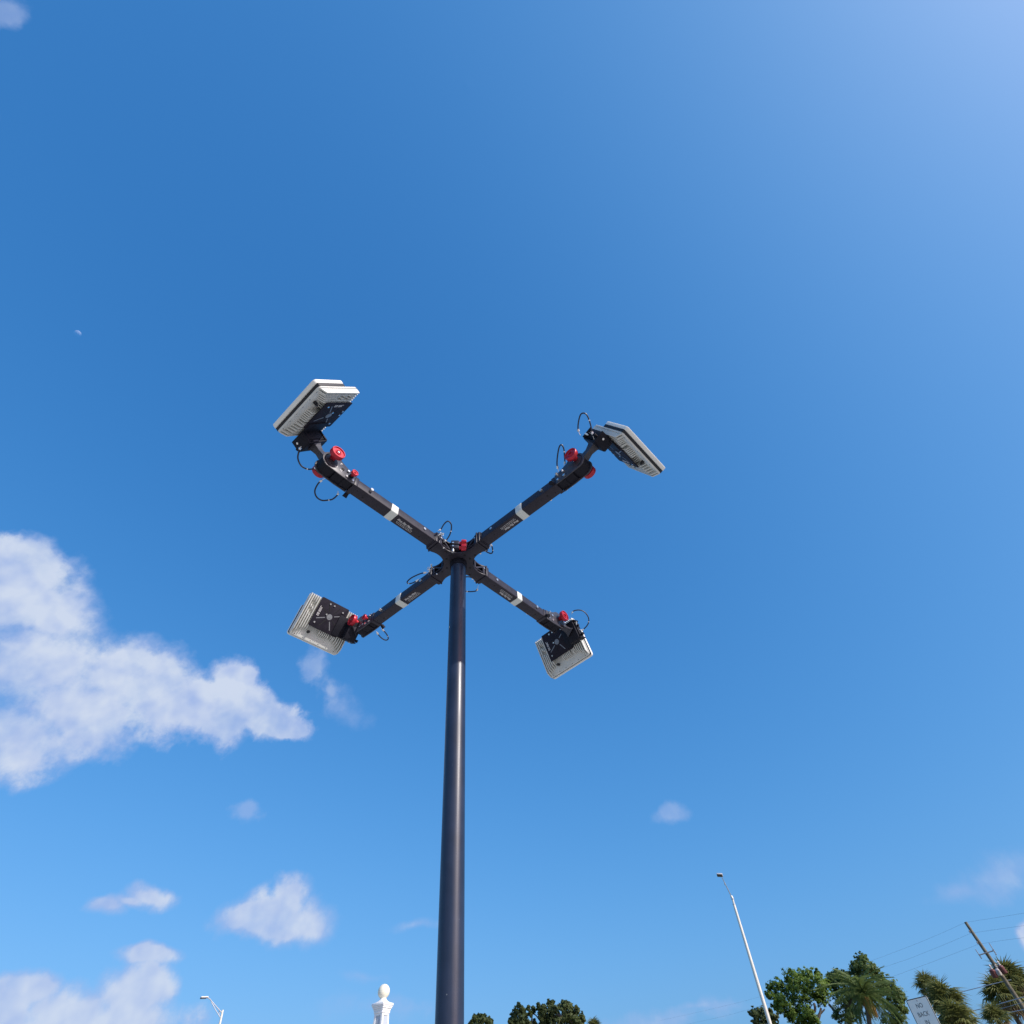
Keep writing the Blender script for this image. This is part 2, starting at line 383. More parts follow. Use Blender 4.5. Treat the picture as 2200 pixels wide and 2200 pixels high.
# red quick clamp on the camera side of the hub
CL = MASTM.inverted()
tcam = (CAM - HUB); tcam.z = 0; tcam.normalize()
tside = Vector((0, 0, 1)).cross(tcam)                   # to the right as the camera sees it
CX = CL @ frame(tside, -tcam, Vector((0, 0, 1)), HUB + tcam * .115 + Vector((0, 0, -.005)))
b = MB(); b.box((-.030, 0, -.002), (.062, .06, .034), CX, .004); b.box((-.030, 0, .046), (.062, .06, .040), CX, .004); b.box((-.03, .02, .022), (.05, .04, .07), CX, .002)
b.build('clamp_block', M['anod'], mast)
b = MB(); b.cyl((-.045, -.012, -.05), (-.045, -.012, -.016), .012, seg=16, X=CX); b.cyl((-.045, -.03, .0), (-.045, -.034, .0), .007, seg=12, X=CX); b.cyl((-.045, -.03, .036), (-.045, -.034, .036), .007, seg=12, X=CX)
b.cyl((.055, -.012, .004), (.062, -.012, .004), .012, seg=14, X=CX)
b.build('clamp_bolt', M['steel'], mast)
def star_knob(b, c, d, r, h, X, lobes=5):
    d = Vector(d).normalized(); a = d.orthogonal().normalized(); e = d.cross(a); c = Vector(c)
    ring = []
    prof = [(.45, 0), (.55, .25), (.92, .3), (1.0, .42), (1.0, .82), (.9, 1.0), (.3, 1.0)]
    v = []; seg = 40
    for rr, hh in prof:
        for i in range(seg):
            t = 2 * math.pi * i / seg; w = 1 + (.16 * math.cos(lobes * t) if rr > .8 else 0)
            v.append(c + d * (h * hh) + (a * math.cos(t) + e * math.sin(t)) * (r * rr * w))
    f = [(k * seg + i, k * seg + (i + 1) % seg, (k + 1) * seg + (i + 1) % seg, (k + 1) * seg + i) for k in range(len(prof) - 1) for i in range(seg)]
    f += [tuple(reversed(range(seg))), tuple(range((len(prof) - 1) * seg, len(prof) * seg))]
    b._add(v, f, X)
for z in (.052, -.002):
    b = MB(); star_knob(b, (.003, -.01, z), (1, 0, 0), .0285, .056, CX, 5); b.build('clamp_knob', M['red'], mast)

# ------------------------------------------------------------------ arms and antennas
POSE = {  # antenna poses: centre, axis along the fins, axis across, facing direction
 'TL': ((-1.2358, 1.5944, 4.85), (0.3761, 0.4529, 0.8084), (-0.7871, 0.6165, 0.0208), (-0.4889, -0.6441, 0.5883)),
 'TR': ((0.8924, 2.1349, 4.7912), (-0.3214, 0.3117, 0.8942), (-0.6246, -0.7795, 0.0473), (0.7117, -0.5433, 0.4452)),
 'BL': ((-1.7541, 3.5446, 4.6396), (0.3983, -0.3136, 0.862), (0.6607, 0.75, -0.0325), (-0.6363, 0.5824, 0.5059)),
 'BR': ((0.3439, 4.1498, 4.5583), (-0.2519, -0.2466, 0.9358), (0.7777, -0.627, 0.0441), (0.5759, 0.7389, 0.3497))}
AZ = {'TR': A0, 'BR': A0 + 90, 'BL': A0 + 180, 'TL': A0 + 270}
HW, HH = .237, .189                                       # half sizes of the antenna body (across, along the fins)

def text_mesh(txt, size, bold=.0, shear=.3, align='LEFT'):
    cu = bpy.data.curves.new('lettering', 'FONT'); cu.body = txt; cu.size = size; cu.shear = shear; cu.offset = bold; cu.extrude = .0004; cu.align_x = align
    cu.resolution_u = 2
    o = bpy.data.objects.new('lettering', cu); COL.objects.link(o)
    dg = bpy.context.evaluated_depsgraph_get(); dg.update()
    me = bpy.data.meshes.new_from_object(o.evaluated_get(dg)); bpy.data.objects.remove(o); bpy.data.curves.remove(cu)
    return me
def add_mesh(b, me, X):
    vs = [b.bm.verts.new(X @ v.co) for v in me.vertices]
    for p in me.polygons:
        try: b.bm.faces.new([vs[i] for i in p.vertices])
        except ValueError: pass

AW, AH = .090, .080                                       # arm tube width and height
def fixed_arm_meshes():
    D = {}
    YZ = frame(Vector((0, 1, 0)), Vector((0, 0, 1)), Vector((1, 0, 0)), Vector((0, 0, 0)))   # prism z becomes arm x
    b = MB(); b.prism(rrect(AW / 2, AH / 2, .008, 3), .286, 1.035, YZ); D['arm_tube'] = b.mesh('arm_tube', M['anod'])
    b = MB(); b.prism(rrect(AW / 2 + .003, AH / 2 + .003, .013, 5), .652, .712, YZ, .0012); D['reflective_band'] = b.mesh('reflective_band', M['band'])
    b = MB(); b.box((.277, 0, 0), (.022, .116, .104), None, .004); b.box((.292, 0, 0), (.010, .10, .09), None, .003); D['end_flange'] = b.mesh('end_flange', M['anod'])
    b = MB(); XT = frame(Vector((-1, 0, 0)), Vector((0, 1, 0)), Vector((0, 0, -1)), Vector((.625, .006, -AH / 2 - .0006)))
    add_mesh(b, text_mesh('Blue Sky Mast', .0235, .0005, .25), XT)
    b.box((.54, .001, -AH / 2 - .0005), (.12, .0016, .0006))
    rnd = random.Random(3)
    for row, x1 in ((-.010, .618), (-.021, .612)):       # two lines too small to read in the photograph
        x = x1
        while x > .475:
            w = rnd.choice((.006, .012, .018, .022)); b.box((x - w / 2, row, -AH / 2 - .0005), (w, .0030, .0006)); x -= w + .004
    D['lettering'] = b.mesh('lettering', M['print'], 0)
    b = MB(); b.cyl((.40, -.012, -AH / 2 - .0006), (.40, -.012, -AH / 2 + .001), .0055, seg=14); b.cyl((.925, -.008, -AH / 2 - .0006), (.925, -.008, -AH / 2 + .001), .0065, seg=14)
    b.cyl((.985, .014, -AH / 2 - .0006), (.985, .014, -AH / 2 + .001), .0045, seg=14)
    D['bolt_hole'] = b.mesh('bolt_hole', M['dark'])
    for nm, x, r, h in (('side_bolt', .40, .011, .008), ('end_bolt', .905, .012, .024)):
        b = MB(); b.cyl((x, AW / 2, .004), (x, AW / 2 + h, .004), r, seg=18); b.cyl((x, -AW / 2, .004), (x, -AW / 2 - h * .6, .004), r, seg=18); D[nm] = b.mesh(nm, M['steel'])
    # elbow: collar, two cheek plates with a round head, a barrel between them
    b = MB(); b.box((1.022, 0, 0), (.03, .098, .088), None, .002); D['elbow_collar'] = b.mesh('elbow_collar', M['anod'])
    hx, hz, rr = 1.222, .036, .083
    def cheek():
        pts = [(1.040, -.046), (1.14, -.046)]
        for i in range(19):
            a = R(-62 + 202 * i / 18); pts.append((hx + rr * math.cos(a), hz + rr * math.sin(a)))
        pts += [(1.10, .062), (1.040, .050)]
        return pts
    XZ = frame(Vector((1, 0, 0)), Vector((0, 0, 1)), Vector((0, -1, 0)), Vector((0, 0, 0)))
    for nm, y in (('cheek_plate', .050), ('cheek_plate_b', -.042)):
        b = MB(); b.prism(cheek(), -y, -y + .008, XZ, .0012); D[nm] = b.mesh('cheek_plate', M['cheek'])
    b = MB(); b.cyl((hx, -.0415, hz), (hx, .0415, hz), .072, seg=36); b.box((1.11, 0, -.002), (.14, .082, .066), None, .004); b.box((1.10, 0, -.036), (.02, .07, .012), None, .003)
    D['elbow_barrel'] = b.mesh('elbow_barrel', M['anod2'])
    b = MB()                                              # curved slots in the cheek plates
    for y in (.0505, -.0505):
        pts = [(hx + .066 * math.cos(R(a)), y, hz + .066 * math.sin(R(a))) for a in range(-75, 60, 9)]
        b.tube(pts, .0032, 6)
    D['curved_slot'] = b.mesh('curved_slot', M['dark'])
    b = MB(); b.cyl((1.105, .05, .033), (1.105, .062, .033), .009, seg=14); b.cyl((1.105, .05, -.025), (1.105, .060, -.025), .009, seg=14); b.cyl((1.06, .05, -.025), (1.06, .060, -.025), .009, seg=14); b.cyl((1.06, .05, .035), (1.06, .060, .035), .008, seg=14)
    b.cyl((1.12, -.05, .030), (1.12, -.060, .030), .010, seg=14); b.cyl((1.12, -.05, -.022), (1.12, -.060, -.022), .010, seg=14); b.cyl((1.065, -.05, -.022), (1.065, -.060, -.022), .009, seg=14); b.cyl((1.07, -.05, .03), (1.07, -.075, .036), .010, seg=14)
    D['elbow_bolt'] = b.mesh('elbow_bolt', M['steel'])
    b = MB()
    for x, z, w, h in ((1.150, .0, .004, .018), (1.160, .002, .004, .018), (1.19, .006, .004, .016), (1.165, .07, .016, .004), (1.17, .06, .004, .014), (1.20, .0, .010, .006)):
        b.box((x, .0508, z), (w, .0012, h))
    D['tilt_marking'] = b.mesh('tilt_marking', M['print'], 0)
    b = MB(); b.cyl((1.145, .05, .022), (1.145, .053, .022), .012, seg=18); D['port_hole'] = b.mesh('port_hole', M['dark'])
    # knobs
    def disc_knob(nm, o, d, r, h):
        o = Vector(o); d = Vector(d)
        b = MB(); b.lathe([(r * .42, 0), (r * .42, h * .38), (r * .62, h * .5), (r * .97, h * .52), (r, h * .56), (r, h * .95), (r * .96, h), (r * .86, h), (r * .82, h * .90), (r * .46, h * .90), (r * .42, h * .98), (r * .30, h * .98), (r * .27, h * .84), (0, h * .84)], o, d, 40)
        return b.mesh(nm, M['red'])
    D['tilt_knob'] = disc_knob('tilt_knob', (1.238, .052, .060), (0, 1, 0), .051, .072)
    D['tilt_knob_b'] = disc_knob('tilt_knob', (1.238, -.052, .060), (0, -1, 0), .050, .066)
    D['lock_knob'] = disc_knob('lock_knob', (1.075, .062, .006), (0, 1, 0), .025, .040)
    b = MB(); b.cyl((1.075, .05, .006), (1.075, .062, .006), .017, seg=20); D['knob_spindle'] = b.mesh('knob_spindle', M['anod2'])
    b = MB(); b.cyl((1.238, .045, .060), (1.238, .1225, .060), .008, seg=16); D['knob_pin'] = b.mesh('knob_pin', M['steel'])
    # hanging latch under the elbow, eye pins by the hub
    b = MB(); b.cyl((1.02, -.058, -.03), (1.02, -.085, -.05), .014, .017, 18); b.cyl((1.02, -.045, -.022), (1.02, -.06, -.032), .008, seg=12); D['release_latch'] = b.mesh('release_latch', M['anod2'])
    b = MB(); b.cyl((.270, .054, .02), (.270, .078, .03), .007, seg=12); b.cyl((.262, .07, -.01), (.262, .085, -.015), .006, seg=12)
    ring = [(.262 + .016 * math.cos(R(a)), .085, .02 + .016 * math.sin(R(a))) for a in range(0, 360, 30)]; b.tube(ring, .0028, 6, closed=True)
    b.cyl((.255, .06, .045), (.235, .08, .055), .007, seg=12)
    D['eye_pin'] = b.mesh('eye_pin', M['steel'])
    return D
FIX = fixed_arm_meshes()
def antenna_meshes():
    D = {}
    b = MB(); b.prism(rrect(HH, HW, .022, 5), -.014, 0, None, .004); D['heat_sink'] = b.mesh('heat_sink', M['sink'])
    b = MB()
    def fin(y, x0, x1, gaps=(), zt=-.050, th=.0052, e=.022):
        segs = []; a = x0
        for g0, g1 in gaps: segs.append((a, g0)); a = g1
        segs.append((a, x1))
        for a0, a1 in segs:
            if a1 - a0 < .01: continue
            ee = min(e, (a1 - a0) * .35)
            poly = [(a0, -.0142), (a0 + ee, zt + .002), (a0 + ee + .003, zt), (a1 - .004, zt), (a1, zt + .003), (a1, -.0142)]
            T = frame(Vector((1, 0, 0)), Vector((0, 0, 1)), Vector((0, -1, 0)), Vector((0, y, 0)))
            b.prism(poly, -th / 2, th / 2, T)
    rnd = random.Random(5)
    for s in (-1, 1):
        for i in range(6):
            y = s * (.128 + i * .0198)
            gaps = ()
            if i in (2, 3):
                g = rnd.uniform(-.06, .06); gaps = ((g, g + .026), (g + .065, g + .08))
            x0 = -HH + .010 + (.058 * (1 - i / 5.0) if i < 4 else 0)
            fin(y, x0, HH - .003, gaps, th=.0085, e=.034)
    for i in range(6): fin(-.012 + i * .0165, -.122, HH - .003, th=.0075)
    for i in range(2): fin(.100 - .0 + i * .0150, -.112 - .012 * i, HH - .003, th=.0075)
    for i in range(4): fin(-.105 + i * .0168, -.055, HH - .003, th=.0075)
    D['cooling_fin'] = b.mesh('cooling_fin', M['sink'])
    b = MB()
    for y in (-.19, -.115, -.04, .035, .11, .19): b.cyl((-HH + .012, y, -.0146), (-HH + .012, y, -.0136), .0038, seg=10)
    for s in (-1, 1): b.cyl((HH - .012, s * .218, -.0146), (HH - .012, s * .218, -.0136), .0038, seg=10)
    D['rim_screw'] = b.mesh('rim_screw', M['gasket'])
    b = MB(); b.cyl((-.118, -.095, -.0135), (-.118, -.095, -.036), .0125, seg=18); b.cyl((-.118, -.095, -.036), (-.122, -.095, -.046), .009, seg=14); D['cable_port'] = b.mesh('cable_port', M['gasket'])
    b = MB(); b.box((-.146, .035, -.0146), (.014, .085, .0010)); D['rating_label'] = b.mesh('rating_label', M['sink'], 0)
    b = MB(); b.prism(rrect(.129, HW + .002, .012, 4), .0004, .0205, Matrix.Translation((-.056, 0, 0))); D['gasket'] = b.mesh('gasket', M['gasket'])
    b = MB(); b.prism(rrect(.138, HW + .003, .024, 6), .0208, .051, Matrix.Translation((-.058, 0, 0)), .006); D['radome'] = b.mesh('radome', M['white'])
    b = MB(); b.box((.088, -.10, .012), (.006, .05, .012), None, .001); D['id_label'] = b.mesh('id_label', M['white'])
    # mounting plate with radial slots
    b = MB(); b.prism(rrect(.1325, .135, .010, 4), -.061, -.0535, Matrix.Translation((.0615, 0, 0)), .0012); D['mounting_plate'] = b.mesh('mounting_plate', M['plate'])
    b = MB(); bs = MB()
    for i, a in enumerate((27, 62, 118, 152, 207, 242, 298, 333)):
        ca, sa = math.cos(R(a)), math.sin(R(a)); T = Matrix.Translation((.0615 + ca * .078, sa * .078, -.0612)) @ Matrix.Rotation(R(a), 4, 'Z')
        tgt = bs if i in (1, 3, 5) else b
        tgt.box((0, 0, 0), (.075, .0075, .0012), T)
    for y in (-.10, .10):
        b.box((.0615, y, -.0612), (.006, .03, .0012))
    D['plate_slot'] = b.mesh('plate_slot', M['dark'], 0)
    bs.cyl((.0615, 0, -.0605), (.0615, 0, -.0618), .025, seg=28); D['open_slot'] = bs.mesh('open_slot', M['hole'])
    b = MB()
    for x, y in ((.165, -.045), (.165, -.005), (.145, .09), (-.03, -.10), (-.04, .105), (.07, -.035)): b.cyl((x, y, -.0605), (x, y, -.0665), .0075, seg=14)
    D['plate_bolt'] = b.mesh('plate_bolt', M['steel'])
    b = MB(); b.cyl((.0615, 0, -.0615), (.0615, 0, -.0622), .012, seg=24)
    b.box((.055, .006, -.0626), (.008, .034, .0008)); D['centre_disc'] = b.mesh('centre_disc', M['hole'])
    b = MB(); rnd2 = random.Random(9)
    for row in (0, 1, 2):
        x = .03
        while x < .105:
            w = rnd2.choice((.006, .010, .014)); b.box((x + w / 2, -.112 + row * .0075, -.0613), (w, .0045, .0008)); x += w + .003
    D['plate_print'] = b.mesh('plate_print', M['print'], 0)
    return D
ANT = antenna_meshes()

def tether(parent, pix, dist, r=.0052, crimps=True, bulge=.03):
    inv = parent.matrix_world.inverted(); n = len(pix); pts = []
    for i, (x, y) in enumerate(pix):
        pts.append(inv @ (CAM + ray(x, y) * (dist + bulge * math.sin(math.pi * i / (n - 1)))))
    sp = smooth_path(pts, 6)
    k0, k1 = (max(2, len(sp) // 9), len(sp) - max(2, len(sp) // 9)) if crimps else (0, len(sp))
    b = MB(); b.tube(sp[max(0, k0 - 1):k1 + 1], r, 8); t = b.build('tether', M['cable'], parent)
    if crimps:
        b = MB(); b.tube(sp[:k0], r * .45, 6); b.tube(sp[k0 - 2:k0 + 1], r * 1.7, 8); b.tube(sp[k1 - 1:k1 + 2], r * 1.7, 8); b.tube(sp[k1:], r * .45, 6)
        km = len(sp) * 2 // 3; b.tube(sp[km:km + 2], r * 1.25, 8)
        b.build('crimp', M['steel'], t)
def crop(ox, oy, s, pts): return [(ox + x / s, oy + y / s) for x, y in pts]
LOOPS = {
 'TL': [crop(560, 780, 6.44, [(560, 1150), (530, 1220), (515, 1320), (560, 1420), (640, 1465), (720, 1465), (790, 1430)]),
        crop(560, 780, 6.44, [(900, 1590), (820, 1640), (765, 1720), (750, 1790), (780, 1860), (850, 1900), (940, 1895), (1000, 1880), (1065, 1820), (1070, 1770)]),
        crop(860, 1080, 7.43, [(600, 450), (650, 420), (700, 340), (760, 295), (810, 340), (815, 420), (790, 510), (740, 590), (690, 630)])],
 'TR': [crop(1170, 860, 6.9, [(530, 520), (497, 430), (503, 320), (530, 220), (570, 190), (620, 210), (660, 290), (690, 400), (700, 470), (735, 580)]),
        crop(1170, 860, 6.9, [(205, 1060), (185, 960), (190, 840), (215, 700), (250, 660), (285, 720), (295, 830), (300, 900), (285, 970)]),
        crop(860, 1080, 7.43, [(1330, 750), (1390, 790), (1450, 810), (1475, 780), (1470, 720), (1450, 660)])],
 'BL': [crop(600, 1240, 7.43, [(1545, 860), (1600, 940), (1660, 990), (1710, 1005), (1740, 980), (1725, 930), (1690, 880), (1630, 815)]),
        crop(860, 1080, 7.43, [(440, 1110), (330, 1130), (200, 1187), (130, 1238), (110, 1275), (150, 1292), (220, 1270), (300, 1215)])],
 'BR': [crop(1100, 1280, 9.66, [(1230, 390), (1270, 320), (1380, 295), (1480, 320), (1560, 400), (1595, 500), (1570, 600), (1490, 690), (1440, 720)]),
        crop(860, 1080, 7.43, [(1235, 1240), (1150, 1197), (1060, 1183), (960, 1220), (930, 1300), (970, 1390), (1060, 1415), (1150, 1418), (1220, 1400), (1245, 1320)])]}
ARM_LABEL = {
 'TL': 'black boom with sunlit side, a large and a small red knob and two wire loops',
 'TR': 'black boom wholly in shade with two tall wire loops standing up at its elbow',
 'BL': 'shaded black boom leading to the antenna seen flat from behind, two red knobs touching',
 'BR': 'short looking black boom with sunlit side and just one red knob'}
ANT_LABEL = {
 'TL': 'white flat panel antenna with dazzling sunlit fin end, nearest the pale half moon',
 'TR': 'white edged flat panel antenna all in shade, next to two tall standing wire loops',
 'BL': 'grey ribbed flat antenna seen squarely from behind, its white front hidden',
 'BR': 'smallest looking flat antenna, tilted, with a bright white rim down its sunlit edge'}
ABSENT = {'TL': (), 'TR': ('lock_knob', 'knob_spindle'), 'BL': ('tilt_knob_b',), 'BR': ('tilt_knob', 'lock_knob', 'knob_spindle')}   # which red knobs each elbow carries
for key in ('TL', 'TR', 'BL', 'BR'):
    AM = Matrix.Translation(HUB) @ Matrix.Rotation(R(AZ[key]), 4, 'Z')
    arm = thing('antenna_boom', AM, ARM_LABEL[key], 'boom', 'booms radiating from the mast hub')
    for nm, me in FIX.items():
        if nm in ABSENT[key]: continue
        n2 = nm[:-2] if nm.endswith('_b') else nm
        if n2 in SPLIT: link_all(n2, me, arm)
        else: link(n2, me, arm)
    c, u, v, n = [Vector(t) for t in POSE[key]]
    u.normalize(); v = (v - u * v.dot(u)).normalized(); n = u.cross(v)
    PM = frame(u, v, n, c)
    X = AM.inverted() @ PM
    # neck from hinge to the antenna bracket
    hinge = Vector((1.228, 0, .045)); tgt = X @ Vector((.03, .220, -.145))
    d = (tgt - hinge); ax = d.normalized(); yv = Vector((0, 1, 0)); yv = (yv - ax * yv.dot(ax)).normalized(); zv = ax.cross(yv)
    NX = frame(yv, zv, ax, hinge); Ln = d.length
    b = MB()
    sec = [(.03, .034, .030), (Ln * .35, .027, .022), (Ln * .62, .022, .019), (Ln * .86, .030, .026), (Ln, .046, .036)]
    vs = []; fs = []
    for k, (h, hx_, hy_) in enumerate(sec): vs += [(sx * hx_, sy * hy_, h) for sx, sy in ((-1, -1), (1, -1), (1, 1), (-1, 1))]
    for k in range(len(sec) - 1): fs += [(k * 4 + i, k * 4 + (i + 1) % 4, k * 4 + 4 + (i + 1) % 4, k * 4 + 4 + i) for i in range(4)]
    fs += [(3, 2, 1, 0), tuple(range(len(sec) * 4 - 4, len(sec) * 4))]
    b._add(vs, fs, NX); b.build('neck', M['cheek'], arm, 20)
    b = MB(); b.box((.03, .222, -.150), (.175, .105, .011), X, .002); b.box((.03, .222, -.131), (.155, .095, .010), X, .002)
    b.box((.03, .226, -.096), (.150, .112, .062), X, .006); b.box((-.055, .228, -.105), (.011, .125, .090), X, .002); b.box((.115, .228, -.105), (.011, .125, .090), X, .002)
    b.box((.03, .180, -.0655), (.180, .20, .008), X, .002)
    b.build('bracket', M['anod2'], arm)
    b = MB()
    for (x, y, z, dx, dy) in ((.121, .25, -.10, .008, 0), (-.062, .25, -.10, -.008, 0), (.121, .20, -.12, .006, 0), (.02, .281, -.10, 0, .009)):
        b.cyl((x, y, z), (x + dx, y + dy, z), .008, seg=14, X=X)
    b.cyl((.07, .285, -.12), (.095, .30, -.125), .007, seg=12, X=X)
    b.build('bracket_bolt', M['steel'], arm)
    b = MB(); b.cyl((-.03, .282, -.11), (-.03, .312, -.115), .010, .013, 14, X=X); b.cyl((.06, .282, -.11), (.06, .305, -.115), .008, seg=12, X=X); b.build('bracket_latch', M['anod2'], arm)
    for lp in LOOPS[key]:
        r0 = ray(*lp[0]); # distance of the loop's foot: where its ray passes the arm's height
        zz = HUB.z + .03
        dist = (zz - CAM.z) / r0.z
        near_hub = (Vector((dist * r0.x, dist * r0.y)) - Vector((HUB.x, HUB.y))).length < .6
        if not near_hub: dist = ((AM @ Vector((1.22, 0, .06))) - CAM).length - .02
        tether(arm, lp, dist)
    ant = thing('antenna', PM, ANT_LABEL[key], 'antenna', 'flat panel antennas on the mast')
    hsk = None
    for nm, me in ANT.items():
        par = ant
        if nm in ('cooling_fin', 'rim_screw', 'cable_port', 'rating_label'): par = hsk
        if nm in ('plate_slot', 'open_slot', 'plate_bolt', 'centre_disc', 'plate_print'): par = mpl
        if nm in SPLIT: link_all(nm, me, par); continue
        o = link(nm, me, par)
        if nm == 'heat_sink': hsk = o
        if nm == 'mounting_plate': mpl = o
    if key == 'BL':
        pass

# ------------------------------------------------------------------ moon
md = ray(166.4, 716.4)
mm_ = bpy.data.materials.new('moon dust behind blue air'); mm_.use_nodes = True; t = mm_.node_tree; t.nodes.clear()
di = t.nodes.new('ShaderNodeBsdfDiffuse'); tr = t.nodes.new('ShaderNodeBsdfTransparent'); ad = t.nodes.new('ShaderNodeAddShader'); ou = t.nodes.new('ShaderNodeOutputMaterial')
nz = t.nodes.new('ShaderNodeTexNoise'); nz.inputs['Scale'].default_value = .12; cr2 = t.nodes.new('ShaderNodeMapRange'); t.links.new(nz.outputs['Fac'], cr2.inputs['Value']); cr2.inputs['To Min'].default_value = .05; cr2.inputs['To Max'].default_value = .20
tcm = t.nodes.new('ShaderNodeTexCoord'); t.links.new(tcm.outputs['Object'], nz.inputs['Vector'])
cmb = t.nodes.new('ShaderNodeCombineColor'); [t.links.new(cr2.outputs[0], cmb.inputs[i]) for i in range(3)]
t.links.new(cmb.outputs[0], di.inputs[0]); t.links.new(di.outputs[0], ad.inputs[0]); t.links.new(tr.outputs[0], ad.inputs[1]); geo = t.nodes.new('ShaderNodeNewGeometry'); mxm = t.nodes.new('ShaderNodeMixShader'); t.links.new(geo.outputs['Backfacing'], mxm.inputs[0]); t.links.new(ad.outputs[0], mxm.inputs[1]); t.links.new(tr.outputs[0], mxm.inputs[2]); t.links.new(mxm.outputs[0], ou.inputs[0])
bm = bmesh.new(); bmesh.ops.create_uvsphere(bm, u_segments=48, v_segments=24, radius=15); me = bpy.data.meshes.new('moon'); bm.to_mesh(me); bm.free()
me.materials.append(mm_); me.polygons.foreach_set('use_smooth', [True] * len(me.polygons))
mo = link('moon', me); mo.location = CAM + md * 3400; mo['label'] = 'faint pale half moon in the clear blue sky'; mo['category'] = 'moon'

# ------------------------------------------------------------------ street lamps
M['galv'] = mat('pale painted steel pole', (.76, .72, .62), .4, .1, .5, .05, 4)
M['galv2'] = mat('galvanised lamp arm', (.50, .53, .58), .4, .4, .5)
M['lens'] = mat('dark lamp underside', (.05, .05, .07), .4)
M['cap'] = mat('lamp housing', (.70, .68, .70), .45)
def to_ground(p1, p2):
    d = p2 - p1; return p1 + d * (p1.z / -d.z)
D = 45
pt, pl_ = at(478.8, 2170, D), at(472.3, 2200, D)
foot = to_ground(pt, pl_); pl_ = foot
la = thing('street_lamp', foot, 'distant silver street lamp with braced curved arm, head pointing to the big clouds', 'street lamp')
loc = lambda p: Vector(p) - foot
b = MB(); b.tube([loc(pl_), loc(pt)], [.09, .055], 20); b.build('lamp_post', M['galv'], la)
pa = [at(477, 2176, D), at(466, 2164, D - .1), at(455, 2151, D - .2), at(450, 2145.5, D - .25), at(445, 2143.3, D - .3)]
b = MB(); b.tube(smooth_path([loc(p) for p in pa]), .024, 10); b.build('lamp_arm', M['galv2'], la)
pb = [at(474.3, 2188, D), at(464, 2171, D - .1), at(454, 2152.5, D - .2)]
b = MB(); b.tube([loc(p) for p in pb], .020, 10); b.tube([loc(at(470.3, 2182, D)), loc(at(471, 2172, D))], .024, 8); b.tube([loc(at(458, 2160, D - .15)), loc(at(461, 2158.5, D - .15))], .022, 8)
b.build('brace', M['galv2'], la)
h0, h1 = loc(at(447, 2143, D - .3)), loc(at(431, 2143.5, D - .4)); hd = (h1 - h0); hx = hd.normalized(); hy = Vector((0, 0, 1)).cross(hx).normalized(); hzv = hx.cross(hy)
HX = frame(hx, hy, hzv, (h0 + h1) / 2)
b = MB(); b.box((0, 0, .02), (hd.length, .20, .06), HX, .025, 3); b.build('lamp_head', M['cap'], la)
b = MB(); b.box((.05, 0, -.03), (hd.length * .8, .2, .03), HX, .008); b.build('lens', M['lens'], la)

D = 42
pt, pl_ = at(1577, 1943, D), at(1652, 2192, D); foot = to_ground(pt, pl_)
la = thing('light_pole', foot, 'tall white tapered light pole with one small flat lamp on a thin tip arm', 'light pole')
b = MB(); b.tube([loc(foot), loc(pt)], [.135, .075], 24); b.build('lamp_post', M['galv'], la)
p3, p4 = at(1574.3, 1932, D), at(1571, 1925, D)
b = MB(); b.tube([loc(pt) + Vector((0, 0, .04)), loc(p3)], [.058, .06], 16); b.tube([loc(p3) + Vector((0, 0, .05)), loc(p4)], [.075, .07], 16); b.build('pole_joint', M['galv'], la)
b = MB(); b.lathe([(.07, 0), (.085, .01), (.085, .05), (.07, .06)], loc(pt) - Vector((0, 0, .02)), (0, 0, 1), 20); b.lathe([(.07, 0), (.085, .01), (.085, .05), (.07, .06)], loc(p3) - Vector((0, 0, .01)), (0, 0, 1), 20); b.build('collar', M['galv2'], la)
p5, p6 = at(1557, 1897, D - .5), at(1551, 1885, D - .8)
b = MB(); b.tube([loc(p4), loc(p5), loc(p6)], [.030, .022, .02], 10); b.tube([loc(at(1558.5, 1901.5, D - .45)), loc(p5)], .04, 10); b.build('lamp_arm', M['galv2'], la)
h0, h1 = loc(at(1553, 1881.3, D - .8)), loc(at(1540.5, 1880.8, D - .8)); hd = h1 - h0; hx = hd.normalized(); hy = Vector((0, 0, 1)).cross(hx).normalized(); hzv = hx.cross(hy)
HX = frame(hx, hy, hzv, (h0 + h1) / 2)
b = MB(); b.box((0, .05, .02), (hd.length, .55, .07), HX, .02); b.build('lamp_head', M['cap'], la)
b = MB(); b.box((.02, .05, -.025), (hd.length * .88, .48, .02), HX, .005); b.build('lens', M['lens'], la)

